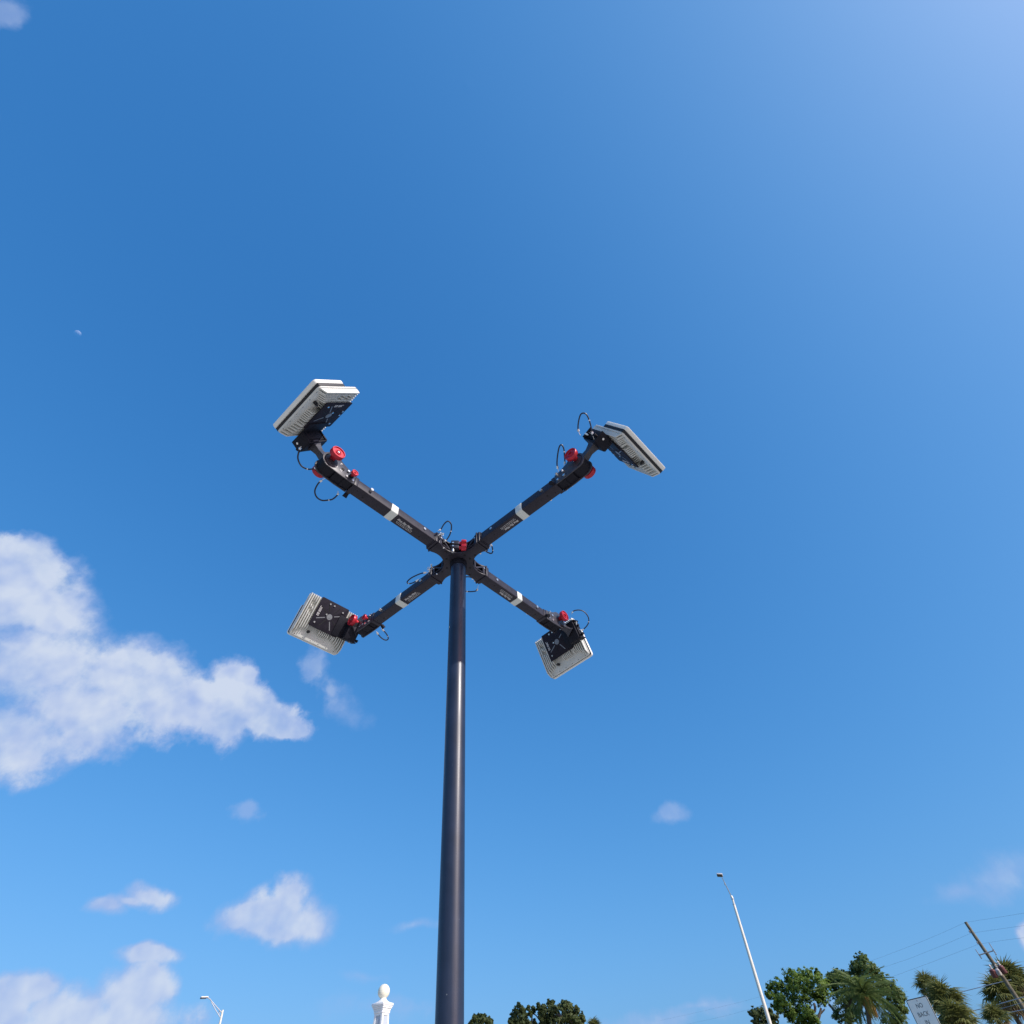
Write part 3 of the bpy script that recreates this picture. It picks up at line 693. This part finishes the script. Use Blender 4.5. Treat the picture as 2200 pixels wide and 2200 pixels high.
# ------------------------------------------------------------------ obelisk pillar
M['pwhite'] = mat('white painted trim', (.80, .80, .78), .45, 0, .4, .03, 8)
M['ppanel'] = mat('recessed panel in shaded blue grey', (.44, .48, .52), .5, 0, .4, .05, 3)  # blue grey puts the shade on the recessed panels into their colour
M['pegg'] = mat('cream painted finial', (.79, .75, .60), .4, 0, .4, .04, 6)
D = 18.0
pk = 18.0 / 1535                                           # metres per pixel there, about
top = at(822.3, 2156, D)
PO = Vector((top.x, top.y, 0)); zc = top.z
pil = thing('pillar', Matrix.Translation(PO) @ Matrix.Rotation(R(math.degrees(math.atan2(-top.x, top.y)) - 41), 4, 'Z'), 'white panelled obelisk pillar with moulded cap and cream egg finial', 'pillar')
k_t = .20                                                 # taper per metre
def hw(z): return .128 + (zc - .24 - z) * .045
def frustum(b, x0, x1, y0, y1, z0, z1, f0, f1):            # box given as multiples of the body's half width
    vs = []
    for z, w in ((z0, f0), (z1, f1)):
        for sx, sy in ((x0, y0), (x1, y0), (x1, y1), (x0, y1)): vs.append((sx * w, sy * w, z))
    b._add(vs, [(3, 2, 1, 0), (4, 5, 6, 7), (0, 1, 5, 4), (1, 2, 6, 5), (2, 3, 7, 6), (3, 0, 4, 7)])
zb = zc - .185
b = MB(); frustum(b, -.90, .90, -.90, .90, .0, zb - .002, hw(0), hw(zb)); b.build('panel', M['ppanel'], pil, 0)
for sx in (-1, 1):
    for sy in (-1, 1):
        b = MB(); x0, x1 = sorted((sx * 1.0, sx * .62)); y0, y1 = sorted((sy * 1.0, sy * .62)); frustum(b, x0, x1, y0, y1, .3, zb - .04, hw(.3), hw(zb - .04)); b.build('corner_trim', M['pwhite'], pil, 0)
b = MB(); frustum(b, -1, 1, -1, 1, zb - .0395, zb, hw(zb - .04), hw(zb)); b.build('top_rail', M['pwhite'], pil, 0)
b = MB(); frustum(b, -1.15, 1.15, -1.15, 1.15, .02, .295, hw(0), hw(.3)); b.build('plinth', M['pwhite'], pil, 0)
b = MB()
for w, z0, z1 in ((.140, zb, zb + .05), (.150, zb + .05, zb + .085), (.168, zb + .085, zb + .115), (.180, zb + .115, zb + .14), (.192, zb + .14, zb + .185)):
    b.prism(rrect(w, w, .006, 2), z0 + .0003, z1, None, .004)
b.build('cap', M['pwhite'], pil, 0)
b = MB()                                                   # swept neck, square below and round above
prof = [(.186, 0, 0), (.13, .02, .2), (.10, .045, .5), (.078, .075, .9), (.072, .10, 1)]
seg = 32; vs = []
for r, h, rd in prof:
    for i in range(seg):
        t = 2 * math.pi * i / seg; sq = 1 / max(abs(math.cos(t)), abs(math.sin(t))); k = sq * (1 - rd) + rd
        vs.append((math.cos(t) * r * k, math.sin(t) * r * k, zb + .1853 + h))
b._add(vs, [(k * seg + i, k * seg + (i + 1) % seg, (k + 1) * seg + (i + 1) % seg, (k + 1) * seg + i) for k in range(4) for i in range(seg)])
b.build('neck', M['pwhite'], pil)
EG = .80
eg = [(.0, 0), (.07, .004)] + [(.143 * math.sin(R(a)) ** .95 * (1 + .04 * math.cos(R(a))), .175 - .172 * math.cos(R(a))) for a in range(30, 96, 8)]
eg2 = [(.139, .185), (.143, .190)] + [(.142 * math.sin(R(a)), .175 - .180 * math.cos(R(a))) for a in range(98, 180, 8)] + [(.0, .356)]
b = MB(); b.lathe([(r_ * 1.03, h_ * EG) for r_, h_ in eg + eg2], (0, 0, zb + .268), (0, 0, 1), 40); b.build('finial', M['pegg'], pil, 50)

# ------------------------------------------------------------------ sign
M['sign'] = mat('white sign face', (.72, .73, .66), .45, 0, .4, .04, 12)
M['ink'] = mat('black sign ink', (.012, .012, .014), .5)
M['alu'] = mat('grey sign metal', (.35, .36, .38), .4, .5, .5)
D = 12.5
sa = at(1945.5, 2149, D); rb = ray(1989, 2138.5); sb = CAM + rb * ((sa.z - CAM.z) / rb.z)
wv_ = (sb - sa); wv_.z = 0; sw = wv_.length; sx_ = wv_.normalized(); sn = sx_.cross(Vector((0, 0, 1)))
sh = sw * 1.5
lean = R(0)
SM = frame(sx_, Vector((0, 0, 1)), sn, (sa + sb) / 2 - Vector((0, 0, sh / 2)))
sg = thing('traffic_sign', SM, 'small white parking sign reading NO BACK IN in black letters, rounded corners', 'sign')
b = MB(); b.prism(rrect(sw / 2, sh / 2, sw * .07, 5), -.004, 0); b.build('sign_panel', M['sign'], sg)
def ring_mesh(b, hx, hy, r, w, z0, z1):
    o = rrect(hx, hy, r, 5); i_ = rrect(hx - w, hy - w, max(r - w, .004), 5); n = len(o)
    vs = [(x, y, z1) for x, y in o] + [(x, y, z1) for x, y in i_] + [(x, y, z0) for x, y in o] + [(x, y, z0) for x, y in i_]
    fs = []
    for k in range(n):
        j = (k + 1) % n; fs += [(k, j, n + j, n + k), (k, 2 * n + k, 2 * n + j, j), (n + k, n + j, 3 * n + j, 3 * n + k)]
    b._add(vs, fs)
b = MB(); ring_mesh(b, sw / 2 - .002, sh / 2 - .002, sw * .068, .009, .0004, .0016); b.build('sign_border', M['ink'], sg, 0)
for txt, row, sz in (('NO', .315, .15), ('BACK', .145, .15), ('IN', -.02, .15), ('PARKING', -.19, .15)):
    me = text_mesh(txt, sw * sz * 1.35, -.0004, 0, 'CENTER')
    b = MB(); add_mesh(b, me, Matrix.Translation((0, sh * row - .03 * sw, .0012)) @ Matrix.Diagonal((.80 if txt == 'PARKING' else 1.0, 1, 1, 1))); b.build('lettering', M['ink'], sg, 0)
zt = (sa.z - sh / 2)
b = MB(); b.box((0, -zt / 2 + sh * .21, -.018), (.045, zt + sh * .42, .022), None, .003); b.build('sign_post', M['alu'], sg)
b = MB(); [b.cyl((0, y, 0.0006), (0, y, .004), .008, seg=12) for y in (sh * .44, -sh * .44)]; b.build('bolt', M['alu'], sg)

# ------------------------------------------------------------------ utility pole and wires
M['wood'] = mat('weathered grey brown pole timber', (.17, .15, .11), .85, 0, .2, .35, 6, .4, 30)
M['rust'] = mat('red brown transformer tank', (.15, .045, .042), .5, .1, .5, .15, 5)
M['porc'] = mat('grey porcelain insulator', (.30, .28, .28), .4)
M['wire'] = mat('weathered power line', (.34, .38, .44), .7)
M['tgrey'] = mat('pale transformer fitting', (.62, .58, .55), .5)
D = 62.0
pt, pl_ = at(2074.5, 1981, D), at(2199, 2166, D); foot = to_ground(pt, pl_)
up_ = thing('utility_pole', foot, 'leaning timber utility pole carrying red brown transformers and a small crossbar', 'utility pole')
b = MB()
n_ = 14; pts = [loc(foot.lerp(pt, i / n_)) + Vector((random.uniform(-.015, .015), random.uniform(-.015, .015), 0)) for i in range(n_ + 1)]
b.tube(pts, [.21 - .105 * i / n_ for i in range(n_ + 1)], 20); b.build('timber_pole', M['wood'], up_)
b = MB(); b.tube([loc(at(2105, 2051.5, D - .2)), loc(at(2134.5, 2042.5, D - .2))], .035, 10); b.build('crossbar', M['porc'], up_)
for (x0, y0, x1, y1) in ((2095.5, 2039.5, 2109.5, 2060), (2125, 2026, 2141, 2052)):
    p0, p1 = loc(at(x0, y0, D - .2)), loc(at(x1, y1, D - .2)); d = p1 - p0
    prof = []
    for i in range(25):
        h = d.length * i / 24; prof.append((.022 + (.035 if (i % 3 == 1 and i > 10) else .004), h))
    b = MB(); b.lathe(prof, p0, d, 12); b.build('insulator', M['porc'], up_)
axis = (pt - foot).normalized()
for nm, (x0, y0, x1, y1, r) in (('transformer', (2131, 2084.5, 2140, 2101, .19)), ('transformer', (2148.5, 2076.5, 2160.5, 2092, .19)), ('transformer', (2142.5, 2083, 2149, 2096, .15))):
    p0, p1 = loc(at(x0, y0, D - (.5 if r > .16 else .1))), loc(at(x1, y1, D - (.5 if r > .16 else .1))); d = (p1 - p0); Ld = d.length
    mt_ = M['rust'] if r > .16 else M['tgrey']
    b = MB(); b.lathe([(r * .6, -.04), (r * .98, 0), (r * 1.04, .02), (r * 1.04, .08), (r, .1), (r, Ld - .03), (r * .9, Ld)], p0, d, 24); tf = b.build(nm, mt_, up_)
    b = MB(); b.lathe([(.05, 0), (.085, .05), (.05, .09), (.085, .13), (.05, .17), (.085, .21), (.03, .3)], p0 + Vector((.05, 0, .02)), axis, 12); b.build('bushing', M['tgrey'], tf)
b = MB()
for (x, y) in ((2088.5, 2004), (2105.5, 2028)):
    p = loc(at(x, y, D)); b.lathe([(.03, 0), (.06, .03), (.03, .06), (.06, .09), (.03, .14)], p + Vector((-.16, -.05, 0)), (0, 0, 1), 10); b.tube([p, p + Vector((-.16, -.05, .02))], .02, 6)
b.build('pin_insulator', M['porc'], up_)
def wire(label, pts, group, r=.0048, pole=None):
    p = [at(*q) for q in pts]; o = MB(); b0 = p[0]
    path = smooth_path(p, 10) if pole is None else smooth_path(p[:pole + 1], 10)[:-1] + smooth_path(p[pole:], 10)
    o.tube([q - b0 for q in path], r, 6)
    w = o.build('power_line', M['wire']); w.location = b0; w['label'] = label; w['category'] = 'wire'; w['group'] = group
UG, LG = 'upper power lines on the utility pole', 'lower cables crossing behind the palms'
wire('thin power line tied to the very top of the timber utility pole', [(1420, 2192, 120), (1520, 2170, 108), (1629, 2142.5, 97), (1814, 2084, 78), (1960, 2031, 68), (2075, 1981.5, D), (2140, 1971.5, 58), (2205, 1961, 55)], UG, pole=5)
wire('thin power line crossing the utility pole just below its top', [(1420, 2212, 120), (1520, 2191, 108), (1604, 2170, 99), (1889, 2081, 72), (1990, 2045, 66.5), (2086, 2005, D), (2140, 1997, 58), (2205, 1988, 55)], UG, pole=5)
wire('thin power line crossing the utility pole just above its crossbar', [(1700, 2178, 90), (1915, 2099, 72), (2010, 2064, 66.5), (2102.5, 2028.5, D), (2150, 2021, 58.5), (2205, 2014, 55)], UG, pole=3)
wire('thick dark cable strung from the upper palm crown towards the transformers', [(1990, 2152, 64), (2050, 2135, 63), (2140, 2112.5, 62.3), (2172, 2105, 62)], LG, .022)
wire('thick dark cable ending low on the utility pole amid palm fronds', [(2010, 2193, 64), (2079, 2174.5, 63), (2125, 2163, 62.4), (2200, 2142, 61)], LG, .022)
wire('faint slack cable, the thinnest of those between the two palm clumps', [(2060, 2189, 64), (2094, 2182, 63.4), (2130, 2173, 62.8), (2210, 2150, 61)], LG, .012)
wire('dark cable bent over the low palm at the frame corner', [(2060, 2195, 64), (2089, 2189.5, 63.4), (2115, 2186, 63), (2215, 2166, 61)], LG, .022)

# ------------------------------------------------------------------ trees
def leafmat(name, c1, c2, trans=.48):
    mt = bpy.data.materials.new(name); mt.use_nodes = True; t = mt.node_tree; b = t.nodes['Principled BSDF']; out = t.nodes['Material Output']
    gi = t.nodes.new('ShaderNodeObjectInfo'); tcn = t.nodes.new('ShaderNodeTexCoord'); nz = t.nodes.new('ShaderNodeTexNoise'); nz.inputs['Scale'].default_value = 1.6; nz.inputs['Detail'].default_value = 5
    t.links.new(tcn.outputs['Object'], nz.inputs['Vector'])
    mx = t.nodes.new('ShaderNodeMix'); mx.data_type = 'RGBA'; rp = t.nodes.new('ShaderNodeMapRange'); rp.inputs['From Min'].default_value = .32; rp.inputs['From Max'].default_value = .68
    t.links.new(nz.outputs['Fac'], rp.inputs['Value']); t.links.new(rp.outputs[0], mx.inputs['Factor'])
    mx.inputs['A'].default_value = (*c1, 1); mx.inputs['B'].default_value = (*c2, 1)
    t.links.new(mx.outputs['Result'], b.inputs['Base Color']); b.inputs['Roughness'].default_value = .55; b.inputs['Specular IOR Level'].default_value = .3
    tl = t.nodes.new('ShaderNodeBsdfTranslucent'); t.links.new(mx.outputs['Result'], tl.inputs[0])
    ms_ = t.nodes.new('ShaderNodeMixShader'); ms_.inputs[0].default_value = trans
    t.links.new(b.outputs[0], ms_.inputs[1]); t.links.new(tl.outputs[0], ms_.inputs[2]); t.links.new(ms_.outputs[0], out.inputs[0])
    return mt
M['leafA'] = leafmat('bright oak leaves', (.10, .17, .03), (.22, .32, .06))
M['leafB'] = leafmat('dull pine green leaves', (.095, .15, .045), (.20, .26, .075))
M['leafC'] = leafmat('dark olive leaves', (.07, .10, .036), (.15, .18, .065))
M['palm'] = leafmat('dry green palm fronds', (.095, .11, .03), (.22, .225, .065), .4)
M['deadpalm'] = leafmat('dead brown palm fronds', (.16, .11, .055), (.25, .17, .08), .2)
M['queen'] = leafmat('feathery palm green', (.085, .135, .035), (.16, .21, .06), .45)
M['bark'] = mat('grey brown bark', (.13, .11, .09), .9, 0, .2, .3, 8, .4, 30)
M['boot'] = mat('orange brown palm boots', (.34, .19, .06), .8, 0, .2, .3, 12)
def crown_mesh(centres, leaf, dens, rnd):
    verts, faces, nors = [], [], []
    mid = sum((c for c, r in centres), Vector()) / len(centres)
    for c, r in centres:
        ncl = max(8, int(dens * 30))
        for k in range(ncl):
            d = Vector((rnd.gauss(0, 1), rnd.gauss(0, 1), rnd.gauss(0, 1))).normalized()
            cc = c + d * r * rnd.uniform(.25, 1.12) ; cr_ = r * rnd.uniform(.16, .42)
            if k % 5 == 0: cc = c + d * r * rnd.uniform(1.05, 1.4); cr_ = r * rnd.uniform(.12, .26)
            for q in range(max(10, int(dens * 22))):
                e = Vector((rnd.gauss(0, 1), rnd.gauss(0, 1), rnd.gauss(0, 1) * .7)) * cr_ * .6
                p = cc + e
                nn = (d + Vector((rnd.uniform(-1, 1), rnd.uniform(-1, 1), rnd.uniform(-.3, 1.2)))).normalized()
                a = nn.orthogonal().normalized(); a.rotate(Matrix.Rotation(rnd.uniform(0, 6.28), 3, nn)); bb = nn.cross(a)
                s = leaf * rnd.uniform(.6, 1.4); w = s * rnd.uniform(.35, .6); i = len(verts)
                verts += [p - a * s, p + bb * w + nn * s * .12, p + a * s, p - bb * w + nn * s * .12]; faces += [(i, i + 3, i + 2, i + 1)]
                on = ((p - c).normalized() * .6 + (p - mid).normalized() * .35 + Vector((0, 0, .25)) + nn * .55).normalized(); nors += [on] * 4
    return verts, faces, nors
def tree(name, label, cat, D, lumps, limbs, lm, leaf, dens, seed, group='trees beyond the lot', dep=.5):
    rnd = random.Random(seed)
    base = at(limbs[0][0][0], limbs[0][0][1], D); base.z = 0
    root = thing(name, base, label, cat, group)
    cs = []
    for (x, y, r) in lumps:
        dd = D + rnd.uniform(-dep, dep) * 1.6
        p = at(x, y, dd); depth = (p - CAM).dot(c_fwd); rm = r * (p - CAM).length / 1700
        cs.append((p - base, rm))
    v, f, nr = crown_mesh(cs, leaf, dens, rnd)
    me = bpy.data.meshes.new('crown'); me.from_pydata([tuple(q) for q in v], [], f); me.materials.append(lm)
    me.polygons.foreach_set('use_smooth', [True] * len(me.polygons)); me.normals_split_custom_set_from_vertices([tuple(q) for q in nr]); link('crown', me, root)
    b = MB()
    for i, lb in enumerate(limbs):
        pts = [at(x, y, D) - base for x, y, _ in lb]; rs = [w * D / 1700 for _, _, w in lb]
        if i == 0: pts = [Vector((0, 0, 0))] + pts; rs = [rs[0] * 1.25] + rs
        b.tube(smooth_path(pts, 4) if len(pts) > 2 else pts, [rs[min(len(rs) - 1, int(j * (len(rs) - 1) / max(1, (len(pts) - 1) * 4)))] for j in range((len(pts) - 1) * 4 + 1)] if len(pts) > 2 else rs, 10)
    b.build('trunk', M['bark'], root)
    return root
def cl(ox, oy, s, L_): return [(ox + x / s, oy + y / s, r / s) for x, y, r in L_]
c1 = lambda L_: cl(1640, 2040, 6.04, L_)
tree('broadleaf_tree', 'bright green full crowned tree just right of the tall white light pole', 'tree', 48,
     c1([(330, 370, 80), (420, 360, 75), (520, 345, 75), (600, 330, 70), (705, 310, 38), (80, 490, 42), (70, 590, 40), (180, 470, 75), (160, 590, 80), (300, 500, 110), (440, 480, 110), (590, 470, 110), (720, 430, 80), (800, 440, 55), (780, 520, 70),
         (250, 640, 100), (400, 640, 110), (560, 620, 100), (700, 610, 80), (760, 640, 60), (180, 745, 55), (300, 780, 80), (450, 770, 90), (560, 800, 80), (330, 850, 55), (500, 900, 110), (640, 900, 70), (450, 960, 100), (600, 980, 100)]),
     [[(1741, 2200, 4), (1751, 2172, 2.5), (1749, 2155, 2)], [(1755, 2200, 3), (1762, 2175, 2.2), (1764, 2165, 1.6)], [(1763, 2178, 1.6), (1772, 2168, 1.2)], [(1752, 2182, 1.2), (1762, 2180, 1)]], M['leafA'], .066, 1.05, 11)
tree('pine_tree', 'tall dull green tree with one peak rising above its neighbours', 'tree', 55,
     c1([(1270, 120, 52), (1310, 130, 55), (1250, 180, 60), (1195, 220, 55), (1320, 200, 75), (1250, 270, 85), (1420, 230, 48), (1450, 290, 55), (1370, 300, 70), (1195, 310, 50), (930, 330, 62), (880, 350, 50), (1000, 340, 65), (1090, 330, 55), (890, 440, 70), (1000, 430, 100), (1120, 430, 100),
         (1230, 420, 100), (1340, 440, 75), (1530, 400, 60), (1600, 430, 80), (1500, 470, 80), (1660, 500, 70), (1740, 540, 65), (1600, 560, 100), (1720, 640, 80), (1790, 640, 50), (1780, 740, 60), (1840, 790, 35), (1480, 600, 110), (1350, 560, 110), (1220, 560, 110), (1100, 560, 110), (960, 540, 80), (1680, 760, 90),
         (1010, 690, 100), (1130, 700, 110), (1080, 840, 90), (980, 880, 60), (1200, 830, 80), (1640, 880, 110), (1760, 890, 70), (1700, 980, 110)]),
     [[(1827, 2200, 5), (1830, 2150, 4), (1845, 2110, 2)], [(1800, 2182, 3), (1788, 2166, 2.5), (1780, 2157, 2)]], M['leafB'], .070, 1.0, 12)
tree('young_tree', 'small dark tree whose top is crossed by the white light pole', 'tree', 52,
     [(1618, 2176, 9), (1628, 2172, 8), (1640, 2174, 8), (1632, 2184, 12), (1650, 2184, 10), (1662, 2186, 9), (1645, 2196, 14), (1625, 2198, 10), (1662, 2198, 8), (1640, 2212, 14), (1655, 2172, 4)],
     [[(1641, 2215, 3), (1641, 2190, 1.5)]], M['leafC'], .085, .8, 13)
c2 = lambda L_: cl(1000, 2120, 6.44, L_)
tree('scrub_tree', 'low spiky topped tree just right of the mast pole at the frame bottom', 'tree', 38,
     c2([(130, 420, 32), (125, 470, 40), (190, 400, 22), (235, 410, 34), (230, 470, 60), (300, 460, 45), (340, 480, 40), (70, 510, 28), (190, 520, 70), (320, 540, 60)]),
     [[(1032, 2215, 3), (1033, 2195, 1.5)]], M['leafC'], .055, .95, 14)
tree('oak_tree', 'dark olive tree with ragged broken crown and a gap through its middle', 'tree', 38,
     c2([(740, 250, 30), (765, 285, 32), (720, 340, 55), (790, 330, 45), (660, 400, 55), (740, 430, 70), (640, 470, 50), (830, 420, 50), (870, 300, 28), (930, 310, 30), (900, 370, 28), (1010, 255, 24), (1020, 310, 45), (1080, 280, 30), (1100, 340, 70), (1060, 400, 55), (1150, 210, 24), (1205, 210, 26), (1180, 270, 50), (1220, 330, 70),
         (1290, 300, 50), (1350, 215, 24), (1390, 220, 24), (1370, 280, 55), (1440, 270, 40), (1380, 360, 80), (1480, 350, 60), (1530, 290, 22), (1560, 330, 30), (1590, 410, 45), (1620, 440, 36), (1500, 420, 60), (1200, 410, 60), (1130, 440, 60), (1100, 500, 60), (1290, 410, 50), (640, 520, 55), (780, 500, 70), (860, 500, 40), (1600, 500, 40), (1420, 440, 40), (1060, 460, 50), (1180, 470, 60), (1350, 440, 60), (1440, 470, 60), (1540, 480, 50), (1280, 480, 55), (700, 470, 60), (940, 330, 24), (960, 510, 40)]),
     [[(1190, 2215, 5), (1208, 2185, 3), (1212, 2165, 2)], [(1195, 2205, 2), (1215, 2188, 1.6), (1232, 2175, 1.2)], [(1141, 2215, 2), (1143, 2185, 1.5), (1146, 2170, 1)], [(1165, 2200, 1.5), (1152, 2182, 1.2), (1145, 2178, 1)], [(1232, 2200, 2), (1216, 2182, 1.5)]], M['leafC'], .058, .95, 15)

# palms: every frond an object of its own, sharing a few meshes
def fan_frond(rnd, L_=1.0, droop=.5):
    b = MB(); n = 15
    pet = [Vector((0, 0, 0)), Vector((L_ * .30, 0, L_ * .05)), Vector((L_ * .5, 0, L_ * .04))]
    b.tube(pet, [.018, .013, .010], 5)
    hub = pet[-1]
    for i in range(n):
        a = R(-105 + 210 * i / (n - 1)) + rnd.uniform(-.05, .05); ln = L_ * (.58 - .16 * abs(i / (n - 1) - .5) * 2) * rnd.uniform(.85, 1.1)
        d = Vector((math.cos(a), math.sin(a), -.1)); sd = Vector((-math.sin(a), math.cos(a), 0)) * .028
        p1 = hub + d * ln * .5 + Vector((0, 0, .02)); p2 = hub + d * ln + Vector((0, 0, -droop * ln * rnd.uniform(.5, 1.1)))
        b._add([hub, p1 - sd, p2, p1 + sd, p1 + Vector((0, 0, .02))], [(0, 1, 4), (0, 4, 3), (1, 2, 4), (4, 2, 3)])
    return b
def feather_frond(rnd, L_=2.4, droop=.9):
    b = MB(); n = 22; sp = [Vector((L_ * t * (1 - .12 * t), 0, L_ * (.38 * t - droop * t * t))) for t in [i / n for i in range(n + 1)]]
    b.tube(sp, [.022 - .018 * i / n for i in range(n + 1)], 5)
    for i in range(3, n):
        for s in (-1, 1):
            for h in (0, .5):
                p = sp[i].lerp(sp[i + 1], h); ln = .42 * (1 - abs(i / n - .5) * 1.1) + .08; q = p + Vector((.12, s * ln * .75, -ln * rnd.uniform(.3, .9))); w = Vector((.026, 0, 0))
                b._add([p - w, q, p + w], [(0, 1, 2)])
    return b
rnd = random.Random(21)
FAN = [fan_frond(rnd, 1.0, dr).mesh('frond', M['palm'], 0, False) for dr in (.25, .5, .8)]
FAND = [fan_frond(rnd, .9, 1.0).mesh('frond', M['deadpalm'], 0, False)]
FEA = [feather_frond(rnd, 2.4, dr).mesh('frond', M['queen'], 0, False) for dr in (.7, 1.0, 1.3)]
def palm(name, label, D, cx, cy, rad_px, n, fronds, dead, tr_w, seed, group, el=( -35, 88), stretch=1.0, trunkfoot=None):
    rnd = random.Random(seed); c = at(cx, cy, D); base = Vector((c.x, c.y, 0))
    if trunkfoot: q = at(*trunkfoot, D); base = to_ground(c, q)
    root = thing(name, base, label, 'palm', group); c = c - base
    sc = rad_px * (at(cx, cy, D) - CAM).length / 1750
    b = MB(); pts = [c * (i / 8) for i in range(9)]; b.tube(pts, [tr_w * (1.1 - .2 * i / 8) for i in range(9)], 14); b.build('trunk', M['bark'], root)
    for i in range(n):
        az = 2.39996 * i + rnd.uniform(-.2, .2); t = (i + .5) / n; e = R(el[0] + (el[1] - el[0]) * t ** .9 + rnd.uniform(-8, 8))
        ms_ = dead if (dead and t < .22) else fronds
        o = link('frond', rnd.choice(ms_), root)
        s = sc * rnd.uniform(.8, 1.08) * (1 if ms_ is not dead else .9)
        o.matrix_local = Matrix.Translation(c + Vector((0, 0, rnd.uniform(-.1, .1)))) @ Matrix.Rotation(az, 4, 'Z') @ Matrix.Rotation(-e, 4, 'Y') @ Matrix.Rotation(rnd.uniform(-.5, .5), 4, 'X') @ Matrix.Scale(s, 4)
    return root, c, sc
PG = 'cabbage palms by the utility pole'
palm('cabbage_palm', 'round headed cabbage palm just behind the top of the NO BACK IN sign', 40, 2001, 2129, 34, 56, FAN, FAND, .14, 31, PG)
palm('cabbage_palm', 'large shaggy cabbage palm with brown skirt, right of the NO BACK IN sign', 36, 2040, 2164, 48, 70, FAN, FAND, .16, 32, PG, (-55, 85))
palm('cabbage_palm', 'lower shaggy palm filling in under the large one beside the sign', 34, 2062, 2205, 46, 60, FAN, FAND, .16, 33, PG, (-40, 85))
palm('cabbage_palm', 'tall cabbage palm whose crown peeks out behind the transformers', 66, 2182, 2118, 46, 60, FAN, FAND, .17, 34, PG, (-45, 85))
palm('cabbage_palm', 'dark dense cabbage palm crown on the near side of the utility pole', 64.5, 2160, 2148, 44, 64, FAN, FAND, .17, 35, PG, (-50, 85))
palm('cabbage_palm', 'cabbage palm cut by the frame edge beyond the utility pole', 70, 2208, 2150, 46, 56, FAN, FAND, .17, 36, PG, (-50, 85))
palm('cabbage_palm', 'low small palm below the cables, left of the utility pole foot', 50, 2146, 2198, 32, 50, FAN, FAND, .15, 37, PG, (-30, 85))
palm('cabbage_palm', 'sunny yellow green palm tip at the frame bottom right of the ragged oak', 36, 1278, 2212, 22, 40, FAN, FAND, .14, 38, PG, (-20, 85))
q, c, sc = palm('feather_palm', 'feathery palm with orange brown leaf bases, in front of the peaked tree', 42, 1860, 2144, 31, 58, FEA, None, .12, 39, 'feather palms', (-38, 78), 1.0, (1868, 2200))
b = MB()
for i in range(14):
    a = 6.28 * i / 14 + .2; p = c + Vector((math.cos(a) * .10, math.sin(a) * .10, .05 - .06 * (i % 3)))
    b.tube([p, p + Vector((math.cos(a) * .13, math.sin(a) * .13, -.30)), p + Vector((math.cos(a) * .08, math.sin(a) * .08, -.75))], [.04, .05, .015], 6)
b.build('leaf_base', M['boot'], q)
